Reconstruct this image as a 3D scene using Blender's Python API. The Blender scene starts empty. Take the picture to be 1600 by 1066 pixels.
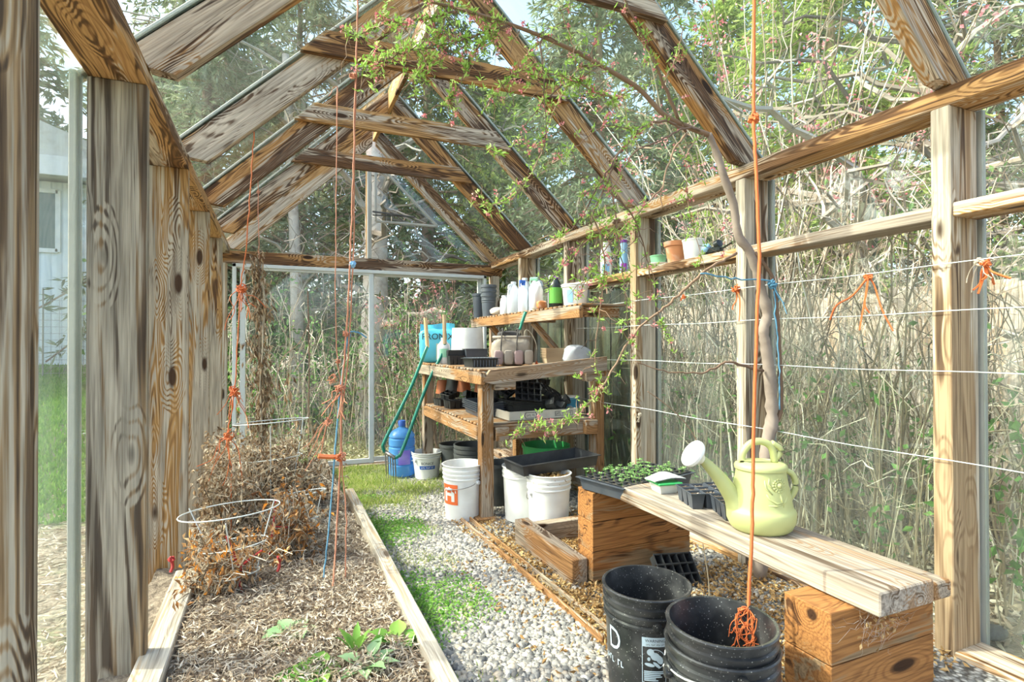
import bpy, math, random
import numpy as np
from mathutils import Vector, Matrix

scene = bpy.context.scene
C = scene.collection
rng = np.random.default_rng(7)
random.seed(7)
R = math.radians

# ------------------------------------------------------------------ camera
H, YAW, PIT, ROL, FPX = 1.2, .405, .0078, .0024, 864.08
camd = bpy.data.cameras.new('camera'); cam = bpy.data.objects.new('camera', camd); C.objects.link(cam)
camd.sensor_width = 36; camd.lens = FPX / 1600 * 36; camd.clip_start = .02; camd.clip_end = 300
fw = Vector((math.sin(YAW)*math.cos(PIT), math.cos(YAW)*math.cos(PIT), math.sin(PIT)))
rt = Vector((math.cos(YAW), -math.sin(YAW), 0)); up = rt.cross(fw)
c_, s_ = math.cos(ROL), math.sin(ROL)
r2 = rt*c_ - up*s_; u2 = up*c_ + rt*s_
M = Matrix((r2, u2, -fw)).transposed().to_4x4(); M.translation = Vector((0, 0, H))
cam.matrix_world = M
scene.camera = cam

# ------------------------------------------------------------------ light
SUN_DIR = Vector((-.80, .30, .88)).normalized()
sd = bpy.data.lights.new('sun', 'SUN'); sun = bpy.data.objects.new('sun', sd); C.objects.link(sun)
sd.energy = 5.6; sd.angle = R(.7); sd.color = (1, .93, .80)
sun.rotation_euler = SUN_DIR.to_track_quat('Z', 'Y').to_euler(); sun.location = SUN_DIR*30
w = bpy.data.worlds.new('sky'); scene.world = w; w.use_nodes = True
wn = w.node_tree.nodes; wl = w.node_tree.links; wn.clear()
sky = wn.new('ShaderNodeTexSky'); sky.sky_type = 'NISHITA'; sky.sun_disc = False
sky.sun_elevation = R(42); sky.sun_rotation = R(-70); sky.air_density = 1.0; sky.dust_density = 4.5
bgn = wn.new('ShaderNodeBackground'); bgn.inputs[1].default_value = .62
wo = wn.new('ShaderNodeOutputWorld')
wl.new(sky.outputs[0], bgn.inputs[0]); wl.new(bgn.outputs[0], wo.inputs[0])
scene.view_settings.view_transform = 'Standard'; scene.view_settings.look = 'None'
scene.view_settings.gamma = 1; scene.view_settings.use_curve_mapping = False
scene.view_settings.exposure = 0.42
scene.cycles.max_bounces = 8; scene.cycles.transparent_max_bounces = 16
scene.cycles.diffuse_bounces = 4

def gz(y):      # the ground falls gently towards the back of the greenhouse
    return -.025*np.clip(np.asarray(y, float)-1.5, 0, 5)
def at(u, v, y=None, x=None, z=None):    # a photo pixel on a plane of the place
    a, b = (u-800)/FPX, (533-v)/FPX
    uu, vv = a*c_+b*s_, -a*s_+b*c_
    d = rt*uu + up*vv + fw
    t = y/d.y if y is not None else (x/d.x if x is not None else (z-H)/d.z)
    return Vector((d.x*t, d.y*t, d.z*t+H))

# ------------------------------------------------------------------ mesh building
class MB:
    def __init__(s): s.V = []; s.F = []; s.n = 0; s.G = []; s.A = []
    def add(s, V, F, G=None, A=None):
        V = np.asarray(V, float).reshape(-1, 3)
        if isinstance(F, np.ndarray): s.F.append(F+s.n)
        else:
            for f in F: s.F.append(np.array([f])+s.n)
        s.V.append(V); s.n += len(V)
        s.G.append(V if G is None else np.asarray(G, float).reshape(-1, 3))
        if A is None: A = np.full(len(V), random.random())
        s.A.append(np.broadcast_to(np.asarray(A, float), (len(V),)))
        return s
def rotz(a): return Matrix.Rotation(a, 4, 'Z')
def TR(x, y, z, rz=0, rx=0, ry=0):
    return Matrix.Translation((x, y, z)) @ Matrix.Rotation(rz, 4, 'Z') @ Matrix.Rotation(ry, 4, 'Y') @ Matrix.Rotation(rx, 4, 'X')
def app(M, V):
    V = np.asarray(V, float).reshape(-1, 3); m = np.array(M)
    return V @ m[:3, :3].T + m[:3, 3]

def link(name, mb, mat, parent=None, smooth=False, base=None):
    V = np.concatenate(mb.V); 
    if base is None and parent is None:
        base = Vector(((V[:,0].min()+V[:,0].max())/2, (V[:,1].min()+V[:,1].max())/2, V[:,2].min()))
    if parent is not None and base is None: base = Vector((0, 0, 0))
    me = bpy.data.meshes.new(name)
    V = V - np.array(base)
    me.vertices.add(len(V)); me.vertices.foreach_set('co', V.ravel().astype(np.float32))
    tot = np.concatenate([np.full(len(f), f.shape[1]) for f in mb.F]); idx = np.concatenate([f.ravel() for f in mb.F])
    me.loops.add(len(idx)); me.loops.foreach_set('vertex_index', idx.astype(np.int32))
    me.polygons.add(len(tot)); st = np.concatenate([[0], np.cumsum(tot)[:-1]])
    me.polygons.foreach_set('loop_start', st.astype(np.int32)); me.polygons.foreach_set('loop_total', tot.astype(np.int32))
    me.update(calc_edges=True)
    me.polygons.foreach_set('use_smooth', np.full(len(tot), bool(smooth)))
    a = me.attributes.new('gr', 'FLOAT_VECTOR', 'POINT'); a.data.foreach_set('vector', np.concatenate(mb.G).ravel().astype(np.float32))
    a = me.attributes.new('rnd', 'FLOAT', 'POINT'); a.data.foreach_set('value', np.concatenate(mb.A).astype(np.float32))
    if isinstance(smooth, (int, float)) and smooth not in (True, False):
        me.set_sharp_from_angle(angle=R(smooth))
    me.materials.append(mat)
    o = bpy.data.objects.new(name, me); C.objects.link(o)
    if parent is not None: o.parent = parent
    o.location = base
    return o
def tag(o, label=None, cat=None, group=None, kind=None):
    for k, v in (('label', label), ('category', cat), ('group', group), ('kind', kind)):
        if v: o[k] = v
    return o
def thing(name, label, cat, loc=(0, 0, 0), rz=0, group=None, kind=None):
    o = bpy.data.objects.new(name, None); C.objects.link(o); o.empty_display_size = .05
    o.location = loc; o.rotation_euler = (0, 0, rz)
    return tag(o, label, cat, group, kind)
def copy_tree(o, parent=None):
    c = o.copy(); C.objects.link(c); c.parent = parent
    for ch in o.children: copy_tree(ch, c)
    return c

def beam(mb, a, b, wd, ht, upv=(0, 0, 1), ch=.004, off=None):
    a, b = Vector(a), Vector(b); x = (b-a); L = x.length; x.normalize()
    upv = Vector(upv); s = x.cross(upv); 
    if s.length < 1e-5: s = x.cross(Vector((0, 1, 0)))
    s.normalize(); t = s.cross(x); t.normalize()
    w2, h2 = wd/2, ht/2
    pr = [(-w2+ch,-h2),(w2-ch,-h2),(w2,-h2+ch),(w2,h2-ch),(w2-ch,h2),(-w2+ch,h2),(-w2,h2-ch),(-w2,-h2+ch)]
    off = rng.uniform(0, 40, 3) if off is None else off
    V = []; G = []
    for k, sc in ((0, .97), (0, 1), (1, 1), (1, .97)):
        for (p, q) in pr:
            e = ch if sc < 1 else 0
            l = L*k
            if k == 0: l = 0 if sc < 1 else ch
            else: l = L if sc < 1 else L-ch
            pp, qq = (p*(1-2*ch/wd), q*(1-2*ch/ht)) if sc < 1 else (p, q)
            V.append(a + x*l + s*pp + t*qq); G.append((l+off[0], p+off[1], q+off[2]))
    F = []
    for r in range(3):
        o0 = r*8
        for i in range(8): F.append((o0+i, o0+8+i, o0+8+(i+1) % 8, o0+(i+1) % 8))
    F = np.array(F); mb.add(V, F[:, ::-1], G)
    n0 = mb.n-32
    mb.F.append(np.array([[n0+i for i in range(8)]])); mb.F.append(np.array([[n0+24+7-i for i in range(8)]]))
    return mb
def box(mb, cx, cy, cz, sx, sy, sz, M=None, ch=.003):
    """centre + size; grain along the longest side"""
    s = (sx, sy, sz); k = max(range(3), key=lambda i: s[i]); d = Vector((0, 0, 0)); d[k] = s[k]/2
    c = Vector((cx, cy, cz))
    if k == 2: wd, ht, upv = sx, sy, (0, 1, 0)
    elif k == 1: wd, ht, upv = sx, sz, (0, 0, 1)
    else: wd, ht, upv = sy, sz, (0, 0, 1)
    ch = min(ch, wd*.3, ht*.3)
    m = MB(); beam(m, c-d, c+d, wd, ht, upv, ch)
    V = np.concatenate(m.V)
    if M is not None: V = app(M, V)
    for f in m.F: mb.F.append(f+mb.n)
    mb.V.append(V); mb.n += len(V); mb.G.append(m.G[0]); mb.A.append(m.A[0])
    return mb
def prism(mb, poly, y0, y1, M=None, axis='y'):
    """polygon in xz, extruded along y (grain along the longest direction of the polygon)"""
    n = len(poly); P = np.array(poly, float)
    V = [(p[0], y0, p[1]) for p in P]+[(p[0], y1, p[1]) for p in P]
    c = P-P.mean(0); uu, ss, vt = np.linalg.svd(c); q = c@vt.T; off = rng.uniform(0, 40, 3)
    G = [(q[i, 0]+off[0], q[i, 1]+off[1], off[2]) for i in range(n)]+[(q[i, 0]+off[0], q[i, 1]+off[1], off[2]+(y1-y0)) for i in range(n)]
    if M is not None: V = app(M, V)
    m0 = mb.n
    mb.V.append(np.array(V)); mb.G.append(np.array(G)); mb.A.append(np.full(2*n, random.random())); mb.n += 2*n
    area = sum(P[i,0]*P[(i+1)%n,1]-P[(i+1)%n,0]*P[i,1] for i in range(n))
    a = list(range(n)); b = [n+i for i in range(n)]
    if area < 0: a = a[::-1]; b = b[::-1]
    mb.F.append(np.array([a])+m0); mb.F.append(np.array([b[::-1]])+m0)
    for i in range(n):
        j = (i+1) % n
        mb.F.append(np.array([[a[j], a[i], b[i], b[j]]])+m0)
    return mb
def lathe(mb, prof, n=24, M=None, sx=1, sy=1, A=None, a0=0, a1=2*math.pi):
    full = abs(a1-a0-2*math.pi) < 1e-6
    k = n if full else n+1
    th = a0+np.arange(k)/n*(a1-a0); V = []
    for (r, z) in prof:
        V.append(np.stack([r*sx*np.cos(th), r*sy*np.sin(th), np.full(k, z)], 1))
    V = np.concatenate(V); F = []
    for i in range(len(prof)-1):
        for j in range(k if full else k-1):
            j2 = (j+1) % k; F.append((i*k+j, i*k+j2, (i+1)*k+j2, (i+1)*k+j))
    G = V.copy()
    if M is not None: V = app(M, V)
    mb.add(V, np.array(F), G, A)
    return mb
def tube(mb, pts, rad, n=6, A=None, cap=True):
    P = np.asarray([tuple(p) for p in pts], float); m = len(P)
    rad = np.broadcast_to(np.asarray(rad, float), (m,))
    T = np.gradient(P, axis=0); T /= np.linalg.norm(T, axis=1)[:, None]+1e-9
    ref = np.array([0, 0, 1.]) if abs(T[:, 2]).mean() < .8 else np.array([1., 0, 0])
    S = np.cross(T, ref); S /= np.linalg.norm(S, axis=1)[:, None]+1e-9; U = np.cross(S, T)
    th = np.arange(n)/n*2*math.pi
    V = P[:, None]+rad[:, None, None]*(S[:, None]*np.cos(th)[None, :, None]+U[:, None]*np.sin(th)[None, :, None])
    V = V.reshape(-1, 3); i = np.arange(m-1)[:, None]*n; j = np.arange(n)[None]; j2 = (j+1) % n
    F = np.stack([i+j, i+j2, i+n+j2, i+n+j], 2).reshape(-1, 4)
    L = np.concatenate([[0], np.cumsum(np.linalg.norm(np.diff(P, axis=0), axis=1))])
    G = np.stack([np.repeat(L, n), np.tile(np.cos(th), m)*.02, np.tile(np.sin(th), m)*.02], 1)+rng.uniform(0, 9)
    mb.add(V, F, G, A if A is not None else rng.random())
    if cap: mb.F.append(np.array([list(range(n))[::-1]])+mb.n-len(V)); mb.F.append(np.array([list(range(n))])+mb.n-n)
    return mb
def spline(pts, k=6):
    P = np.asarray([tuple(p) for p in pts], float)
    if len(P) < 3: 
        t = np.linspace(0, 1, k+1)[:, None]; return P[0]*(1-t)+P[-1]*t
    Q = np.vstack([2*P[0]-P[1], P, 2*P[-1]-P[-2]]); out = []
    for i in range(1, len(Q)-2):
        t = np.linspace(0, 1, k, endpoint=False)[:, None]; a, b, c, d = Q[i-1], Q[i], Q[i+1], Q[i+2]
        out.append(.5*((2*b)+(-a+c)*t+(2*a-5*b+4*c-d)*t*t+(-a+3*b-3*c+d)*t**3))
    out.append(P[-1:]); return np.vstack(out)
def unit(n):
    v = rng.normal(size=(n, 3)); return v/np.linalg.norm(v, axis=1)[:, None]
def leaves(mb, P, D, ln, wd, fold=.25, A=None, droop=0):
    """n leaves: base P, direction D (n,3), length, width; each a folded lens of two quads"""
    P = np.asarray(P, float); n = len(P)
    if n == 0: return mb
    D = np.asarray(D, float); D = D/(np.linalg.norm(D, axis=1)[:, None]+1e-9)
    ln = np.broadcast_to(ln, (n,))[:, None]; wd = np.broadcast_to(wd, (n,))[:, None]
    S = np.cross(D, unit(n)); S /= np.linalg.norm(S, axis=1)[:, None]+1e-9; N = np.cross(S, D)
    b = P; t = P+D*ln-np.array([0, 0, 1])*droop*ln; m = P+D*ln*.5-np.array([0, 0, 1])*droop*ln*.2
    l = m+S*wd/2+N*wd*fold; r = m-S*wd/2+N*wd*fold
    V = np.stack([b, l, t, r, m+D*ln*.02], 1).reshape(-1, 3)
    i = np.arange(n)[:, None]*5
    F = np.concatenate([i+np.array([[0, 4, 1]]), i+np.array([[4, 2, 1]]), i+np.array([[0, 3, 4]]), i+np.array([[4, 3, 2]])])
    A = rng.random(n) if A is None else A
    return mb.add(V, F, None, np.repeat(A, 5))
def quads(mb, P, D, ln, wd, A=None):
    P = np.asarray(P, float); n = len(P); D = np.asarray(D, float); D = D/(np.linalg.norm(D, axis=1)[:, None]+1e-9)
    ln = np.broadcast_to(ln, (n,))[:, None]; wd = np.broadcast_to(wd, (n,))[:, None]
    S = np.cross(D, unit(n)); S /= np.linalg.norm(S, axis=1)[:, None]+1e-9
    V = np.stack([P, P+D*ln*.45+S*wd/2, P+D*ln, P+D*ln*.45-S*wd/2], 1).reshape(-1, 3)
    F = np.arange(n)[:, None]*4+np.array([[0, 1, 2, 3]])
    return mb.add(V, F, None, np.repeat(rng.random(n) if A is None else A, 4))
def canes(mb, P0, P1, sag, r, n=7, sides=3, wob=.05):
    """many thin arching stems at once"""
    N = len(P0); t = np.linspace(0, 1, n)[None, :, None]
    P = P0[:, None]*(1-t)+P1[:, None]*t; P[:, :, 2] += (4*t*(1-t))[:, :, 0]*np.asarray(sag)[:, None]
    P += rng.normal(size=P.shape)*wob*np.sin(t*math.pi)
    T = np.gradient(P, axis=1); T /= np.linalg.norm(T, axis=2)[..., None]+1e-9
    ref = unit(N)[:, None, :]; S = np.cross(T, ref); S /= np.linalg.norm(S, axis=2)[..., None]+1e-9; U = np.cross(S, T)
    th = np.arange(sides)/sides*2*math.pi; rr = np.asarray(r)[:, None, None, None]*(1-.6*t[..., None])
    V = P[:, :, None]+rr*(S[:, :, None]*np.cos(th)[None, None, :, None]+U[:, :, None]*np.sin(th)[None, None, :, None])
    i = (np.arange(N)[:, None, None]*n+np.arange(n-1)[None, :, None])*sides; j = np.arange(sides)[None, None]; j2 = (j+1) % sides
    F = np.stack([i+j, i+j2, i+sides+j2, i+sides+j], 3).reshape(-1, 4)
    mb.add(V.reshape(-1, 3), F, None, np.repeat(rng.random(N), n*sides)); return P
def text_geo(s, size, font=None):
    cu = bpy.data.curves.new('t', 'FONT'); cu.body = s; cu.size = size; cu.align_x = 'CENTER'; cu.align_y = 'CENTER'; cu.resolution_u = 3
    o = bpy.data.objects.new('t', cu); me = o.to_mesh()
    V = np.array([tuple(v.co) for v in me.vertices]).reshape(-1, 3); F = [tuple(p.vertices) for p in me.polygons]
    o.to_mesh_clear(); bpy.data.objects.remove(o); bpy.data.curves.remove(cu)
    return V, F
def wrap_cyl(V, r, ang, z, slope=0, lift=.0012):
    """xy drawing wrapped on a cylinder of radius r at angle ang, height z (drawing y is up)"""
    V = np.asarray(V); rr = r+slope*V[:, 1]+lift; a = ang+V[:, 0]/r
    return np.stack([rr*np.cos(a), rr*np.sin(a), z+V[:, 1]], 1)
def grid_rect(w, h, cx=0, cy=0, nx=6, ny=1):
    x = np.linspace(-w/2, w/2, nx+1)+cx; y = np.linspace(-h/2, h/2, ny+1)+cy
    V = [(a, b, 0) for b in y for a in x]; F = [(j*(nx+1)+i, j*(nx+1)+i+1, (j+1)*(nx+1)+i+1, (j+1)*(nx+1)+i) for j in range(ny) for i in range(nx)]
    return np.array(V), F

# ------------------------------------------------------------------ materials
def NT(name):
    m = bpy.data.materials.new(name); m.use_nodes = True; nt = m.node_tree; nt.nodes.clear()
    o = nt.nodes.new('ShaderNodeOutputMaterial'); p = nt.nodes.new('ShaderNodeBsdfPrincipled'); nt.links.new(p.outputs[0], o.inputs[0])
    return m, nt, p, o
def nd(nt, t, **k):
    n = nt.nodes.new('ShaderNode'+t)
    for a, b in k.items():
        if a.startswith('i_'):
            key = a[2:]; key = int(key) if key.isdigit() else key.replace('_', ' ')
            n.inputs[key].default_value = b
        else: setattr(n, a, b)
    return n
def ramp(nt, fac, stops, interp='LINEAR'):
    r = nt.nodes.new('ShaderNodeValToRGB'); nt.links.new(fac, r.inputs[0]); r.color_ramp.interpolation = interp
    e = r.color_ramp.elements
    while len(e) < len(stops): e.new(.5)
    for q, (p, c) in zip(e, stops):
        q.position = p; q.color = (*c, 1) if len(c) == 3 else c
    return r
def mixc(nt, f, a, b, mode='MIX'):
    m = nt.nodes.new('ShaderNodeMix'); m.data_type = 'RGBA'; m.blend_type = mode
    for s, v in ((0, f), (6, a), (7, b)):
        if hasattr(v, 'links'): nt.links.new(v, m.inputs[s])
        elif s == 0: m.inputs[0].default_value = v
        else: m.inputs[s].default_value = (*v, 1)
    return m.outputs[2]
def mth(nt, op, a, b=0):
    m = nt.nodes.new('ShaderNodeMath'); m.operation = op
    for s, v in ((0, a), (1, b)):
        if hasattr(v, 'links'): nt.links.new(v, m.inputs[s])
        else: m.inputs[s].default_value = v
    return m.outputs[0]
def vec(nt, src, sc, off=(0, 0, 0)):
    m = nt.nodes.new('ShaderNodeMapping'); nt.links.new(src, m.inputs[0]); m.inputs['Scale'].default_value = sc; m.inputs['Location'].default_value = off
    return m.outputs[0]
def noise(nt, v, scale=1, det=3, dist=0, rough=.5):
    n = nt.nodes.new('ShaderNodeTexNoise'); nt.links.new(v, n.inputs['Vector']); n.inputs['Scale'].default_value = scale
    n.inputs['Detail'].default_value = det; n.inputs['Distortion'].default_value = dist; n.inputs['Roughness'].default_value = rough
    return n.outputs[0]
def bump(nt, p, h, st=.3, d=.005):
    b = nt.nodes.new('ShaderNodeBump'); nt.links.new(h, b.inputs['Height']); b.inputs['Strength'].default_value = st; b.inputs['Distance'].default_value = d
    nt.links.new(b.outputs[0], p.inputs['Normal'])
def attr(nt, name):
    a = nt.nodes.new('ShaderNodeAttribute'); a.attribute_name = name; return a

def wood(name, grey, tan, brown, dark, greyness=.5, stain=.6, rings=55, rough=.8, ls=1.0, gr=.22):
    m, nt, p, o = NT(name); g = attr(nt, 'gr').outputs['Vector']
    fld = noise(nt, vec(nt, g, (.7*ls, 6, 6)), 1, 2, .3)
    # knots pull the rings around themselves
    vo = nd(nt, 'TexVoronoi'); vo.feature = 'F1'; nt.links.new(vec(nt, g, (2.1, 6.5, 6.5)), vo.inputs['Vector']); vo.inputs['Scale'].default_value = 1
    kd = vo.outputs['Distance']
    kk = mth(nt, 'MAXIMUM', mth(nt, 'SUBTRACT', .42, kd), 0.)
    fld2 = mth(nt, 'ADD', fld, mth(nt, 'MULTIPLY', kk, .55))
    rg = mth(nt, 'SINE', mth(nt, 'MULTIPLY', fld2, rings*3.0))
    rg = mth(nt, 'ADD', mth(nt, 'MULTIPLY', rg, .5), .5)
    fine = noise(nt, vec(nt, g, (4, 150, 150)), 1, 3)
    ringc = ramp(nt, rg, [(.0, tuple(a*.55+b*.45 for a, b in zip(brown, tan))), (.55, tan), (1, tan)])
    g2 = ramp(nt, noise(nt, vec(nt, g, (2.5, 60, 60)), 1, 3), [(.3, tuple(c*.55 for c in grey)), (.62, grey)])
    gry = mixc(nt, gr, g2.outputs[0], ramp(nt, rg, [(0, (.52, .46, .40)), (.5, (1, 1, 1))]).outputs[0], 'MULTIPLY')
    rgo = mth(nt, 'MULTIPLY', mth(nt, 'SUBTRACT', rg, .5), .09); fno = mth(nt, 'MULTIPLY', mth(nt, 'SUBTRACT', fine, .5), .22)
    msk = mth(nt, 'ADD', mth(nt, 'ADD', noise(nt, vec(nt, g, (.9*ls, 6, 6), (3, 1, 2)), 1, 3, .6), rgo), fno)
    th = .5-.22*(greyness-.5)
    pm = ramp(nt, msk, [(th-.025, (0, 0, 0)), (th+.025, (1, 1, 1))])
    col = mixc(nt, pm.outputs[0], ringc.outputs[0], gry)
    smk = mth(nt, 'SUBTRACT', mth(nt, 'ADD', noise(nt, vec(nt, g, (1.0*ls, 8, 8), (9, 4, 7)), 1, 4, 1.0, .6), fno), rgo)
    ts = .70-.17*stain
    st = ramp(nt, smk, [(ts-.01, (0, 0, 0)), (ts+.045, (1, 1, 1))])
    dk = ramp(nt, rg, [(0, dark), (1, tuple(a*.4+b*.6 for a, b in zip(dark, brown)))])
    col = mixc(nt, mth(nt, 'MULTIPLY', st.outputs[0], .9), col, dk.outputs[0])
    kn = ramp(nt, kd, [(.0, (1, 1, 1)), (.10, (1, 1, 1)), (.15, (0, 0, 0))])
    col = mixc(nt, kn.outputs[0], col, tuple(c*.8 for c in dark))
    fr = ramp(nt, fine, [(.3, (.45, .42, .40)), (.55, (1, 1, 1))])
    col = mixc(nt, .8, col, fr.outputs[0], 'MULTIPLY')
    nt.links.new(col, p.inputs['Base Color']); p.inputs['Roughness'].default_value = rough; p.inputs['Specular IOR Level'].default_value = .25
    bump(nt, p, mth(nt, 'ADD', mth(nt, 'MULTIPLY', fine, .6), mth(nt, 'MULTIPLY', rg, .25)), .45, .003)
    return m
def plastic(name, col, rough=.4, dirt=.25, dirtcol=(.35, .3, .24), speck=0, trans=0, alpha=1):
    m, nt, p, o = NT(name); tc = nd(nt, 'TexCoord').outputs['Object']
    n1 = ramp(nt, noise(nt, tc, 9, 4, .5), [(.45, (0, 0, 0)), (.75, (1, 1, 1))])
    c = mixc(nt, mth(nt, 'MULTIPLY', n1.outputs[0], dirt), col, dirtcol)
    if speck:
        vo = nd(nt, 'TexVoronoi'); nt.links.new(tc, vo.inputs['Vector']); vo.inputs['Scale'].default_value = 120
        sp = ramp(nt, vo.outputs['Distance'], [(.0, (1, 1, 1)), (.16, (1, 1, 1)), (.22, (0, 0, 0))])
        sel = ramp(nt, noise(nt, tc, 60, 2), [(.45, (0, 0, 0)), (.6, (1, 1, 1))])
        c = mixc(nt, mth(nt, 'MULTIPLY', mth(nt, 'MULTIPLY', sp.outputs[0], sel.outputs[0]), speck), c, (.5, .5, .48))
    nt.links.new(c, p.inputs['Base Color'])
    p.inputs['Roughness'].default_value = rough
    if trans:
        p.inputs['Transmission Weight'].default_value = trans; p.inputs['IOR'].default_value = 1.2
    if alpha < 1: p.inputs['Alpha'].default_value = alpha
    return m
def leafmat(name, stops, trans=.35, rough=.55):
    m, nt, p, o = NT(name); r = ramp(nt, attr(nt, 'rnd').outputs['Fac'], stops)
    nt.links.new(r.outputs[0], p.inputs['Base Color']); p.inputs['Roughness'].default_value = rough; p.inputs['Specular IOR Level'].default_value = .3
    t = nd(nt, 'BsdfTranslucent'); nt.links.new(r.outputs[0], t.inputs[0]); mx = nd(nt, 'MixShader'); mx.inputs[0].default_value = trans
    nt.links.new(p.outputs[0], mx.inputs[1]); nt.links.new(t.outputs[0], mx.inputs[2]); nt.links.new(mx.outputs[0], o.inputs[0])
    return m
def glassmat(name, haze=.06, tint=(.97, 1, .98), refl=.9, dirt=1.0):
    m, nt, p, o = NT(name); nt.nodes.remove(p)
    tr = nd(nt, 'BsdfTransparent'); tr.inputs[0].default_value = (*tint, 1)
    gl = nd(nt, 'BsdfGlossy'); gl.inputs['Roughness'].default_value = .03
    df = nd(nt, 'BsdfDiffuse'); df.inputs[0].default_value = (.66, .72, .68, 1)
    lw = nd(nt, 'LayerWeight'); lw.inputs[0].default_value = .5
    frn = mth(nt, 'ADD', mth(nt, 'MULTIPLY', mth(nt, 'POWER', lw.outputs['Facing'], 5.), .9), .045)
    tc = nd(nt, 'TexCoord').outputs['Object']
    n = ramp(nt, noise(nt, tc, 2.2, 5, .4, .65), [(.35, (haze*.35,)*3), (.75, (haze*1.9*dirt,)*3)])
    m1 = nd(nt, 'MixShader'); nt.links.new(n.outputs[0], m1.inputs[0]); nt.links.new(tr.outputs[0], m1.inputs[1]); nt.links.new(df.outputs[0], m1.inputs[2])
    m2 = nd(nt, 'MixShader'); nt.links.new(mth(nt, 'MULTIPLY', frn, refl), m2.inputs[0]); nt.links.new(m1.outputs[0], m2.inputs[1]); nt.links.new(gl.outputs[0], m2.inputs[2])
    nt.links.new(m2.outputs[0], o.inputs[0]); return m

GREY = (.50, .44, .37); TAN = (.52, .31, .14); BRN = (.27, .125, .045); DRK = (.055, .028, .014)
W_frame = wood('weathered_fir', (.62, .52, .41), (.50, .29, .12), (.24, .11, .04), (.07, .035, .017), .46, .98, 60, ls=.8)
W_dark = wood('stained_fir', (.56, .45, .34), (.45, .24, .09), (.20, .085, .03), (.045, .022, .012), .36, 1.25, 55, ls=.8)
W_post = wood('weathered_post', (.58, .51, .41), (.42, .30, .18), (.22, .13, .07), (.075, .045, .028), .68, .80, 45, ls=.35, gr=.15)
W_lpost = wood('shaded_grey_streaked_post', (.42, .37, .29), (.33, .23, .13), (.17, .10, .05), (.05, .035, .025), .66, .95, 38, ls=.22, gr=.15)  # grey streaks; darker than W_post, the left posts' shade is put into the colour
W_ringed = wood('ringed_post', (.50, .43, .33), (.42, .24, .09), (.15, .065, .022), (.07, .035, .017), .48, .6, 85, ls=.6, gr=.3)
W_timber = wood('cut_timber', (.34, .22, .12), (.38, .17, .055), (.20, .08, .026), (.06, .025, .01), .15, .55, 40)
W_plank = wood('grey_plank', (.46, .39, .32), (.40, .27, .17), (.24, .14, .08), (.10, .065, .04), .68, .35, 60, ls=.5)
W_bench = wood('bench_lumber', (.42, .34, .26), (.36, .19, .08), (.17, .08, .03), (.06, .03, .015), .45, .5, 60)
W_pale = wood('sun_bleached_board', (.58, .52, .43), (.48, .37, .25), (.42, .30, .19), (.22, .16, .11), .85, .15, 40, ls=.5)
W_old = wood('dark_green_fence', (.12, .13, .085), (.11, .10, .055), (.06, .055, .03), (.03, .03, .02), .5, .5, 50)
W_handle = wood('ash_handle', (.72, .54, .33), (.70, .50, .28), (.50, .32, .16), (.2, .12, .06), .3, .0, 40, .5)
GLASS = glassmat('pane_glass', .038); GLASS_ROOF = glassmat('roof_glass', .05, (.93, .99, .96), 1.0, 1.3); GLASS_LEFT = glassmat('left_glass', .14, (.95, 1, .97))
P_white = plastic('white_plastic', (.80, .80, .78), .35, .2); P_black = plastic('black_plastic', (.018, .019, .021), .30, .38, (.15, .15, .15), .6)
P_tray = plastic('tray_plastic', (.020, .022, .026), .42, .3, (.10, .10, .10)); P_navy = plastic('faded_black', (.055, .065, .085), .45, .3, (.14, .14, .14))
P_green = plastic('can_plastic', (.46, .48, .20), .45, .12, (.45, .45, .25)); P_alu = plastic('painted_aluminium', (.62, .65, .64), .35, .2, (.4, .4, .36))
P_greyb = plastic('grey_batten', (.36, .36, .33), .7, .4, (.3, .29, .24))
P_label = plastic('label_pale_blue', (.45, .56, .66), .5, .1); P_blackink = plastic('black_ink', (.01, .01, .012), .5, 0)
P_tealtub = plastic('teal_tube', (.01, .19, .13), .25, .15, (.1, .2, .16)); P_orange = plastic('orange_print', (.82, .16, .04), .5, .05)
P_blue = plastic('blue_print', (.03, .12, .48), .5, .05); P_ltgreen = plastic('green_plastic', (.05, .42, .12), .4, .1)
M_bail = plastic('bail_wire', (.55, .55, .54), .35, .2, (.3, .3, .3))
M_steel = plastic('dull_steel', (.35, .34, .33), .35, .4, (.2, .14, .1)); M_steel.node_tree.nodes['Principled BSDF'].inputs['Metallic'].default_value = .7
def fibre(name, col, c2):
    m, nt, p, o = NT(name); g = attr(nt, 'gr').outputs['Vector']
    n = nd(nt, 'TexWave'); nt.links.new(vec(nt, g, (150, 12, 12)), n.inputs['Vector']); n.inputs['Scale'].default_value = 1; n.inputs['Distortion'].default_value = 1.5
    r = ramp(nt, n.outputs[0], [(.1, c2), (.6, col)]); nt.links.new(r.outputs[0], p.inputs['Base Color']); p.inputs['Roughness'].default_value = .6
    bump(nt, p, n.outputs[0], .6, .002); return m
T_orange = fibre('orange_twine', (.85, .22, .06), (.45, .09, .02)); T_faded = fibre('faded_twine', (.75, .32, .19), (.45, .16, .09)); T_blue = fibre('blue_twine', (.16, .42, .62), (.06, .2, .36))
T_pale = fibre('pale_string', (.66, .58, .46), (.4, .33, .25)); T_red = fibre('red_tape', (.62, .05, .05), (.35, .02, .02))
TRUNK_BARK = plastic('peach_bark', (.30, .24, .20), .9, .8, (.15, .11, .09))
PALE_BARK = plastic('pale_bark', (.50, .45, .38), .9, .8, (.28, .24, .19))
BARK = wood('bark', (.36, .29, .23), (.30, .20, .14), (.18, .11, .08), (.06, .04, .03), .6, .4, 30)
TWIG = leafmat('dry_cane', [(0, (.09, .065, .04)), (.35, (.26, .20, .13)), (.7, (.48, .41, .30)), (1, (.78, .71, .58))], .0, .8)
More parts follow.
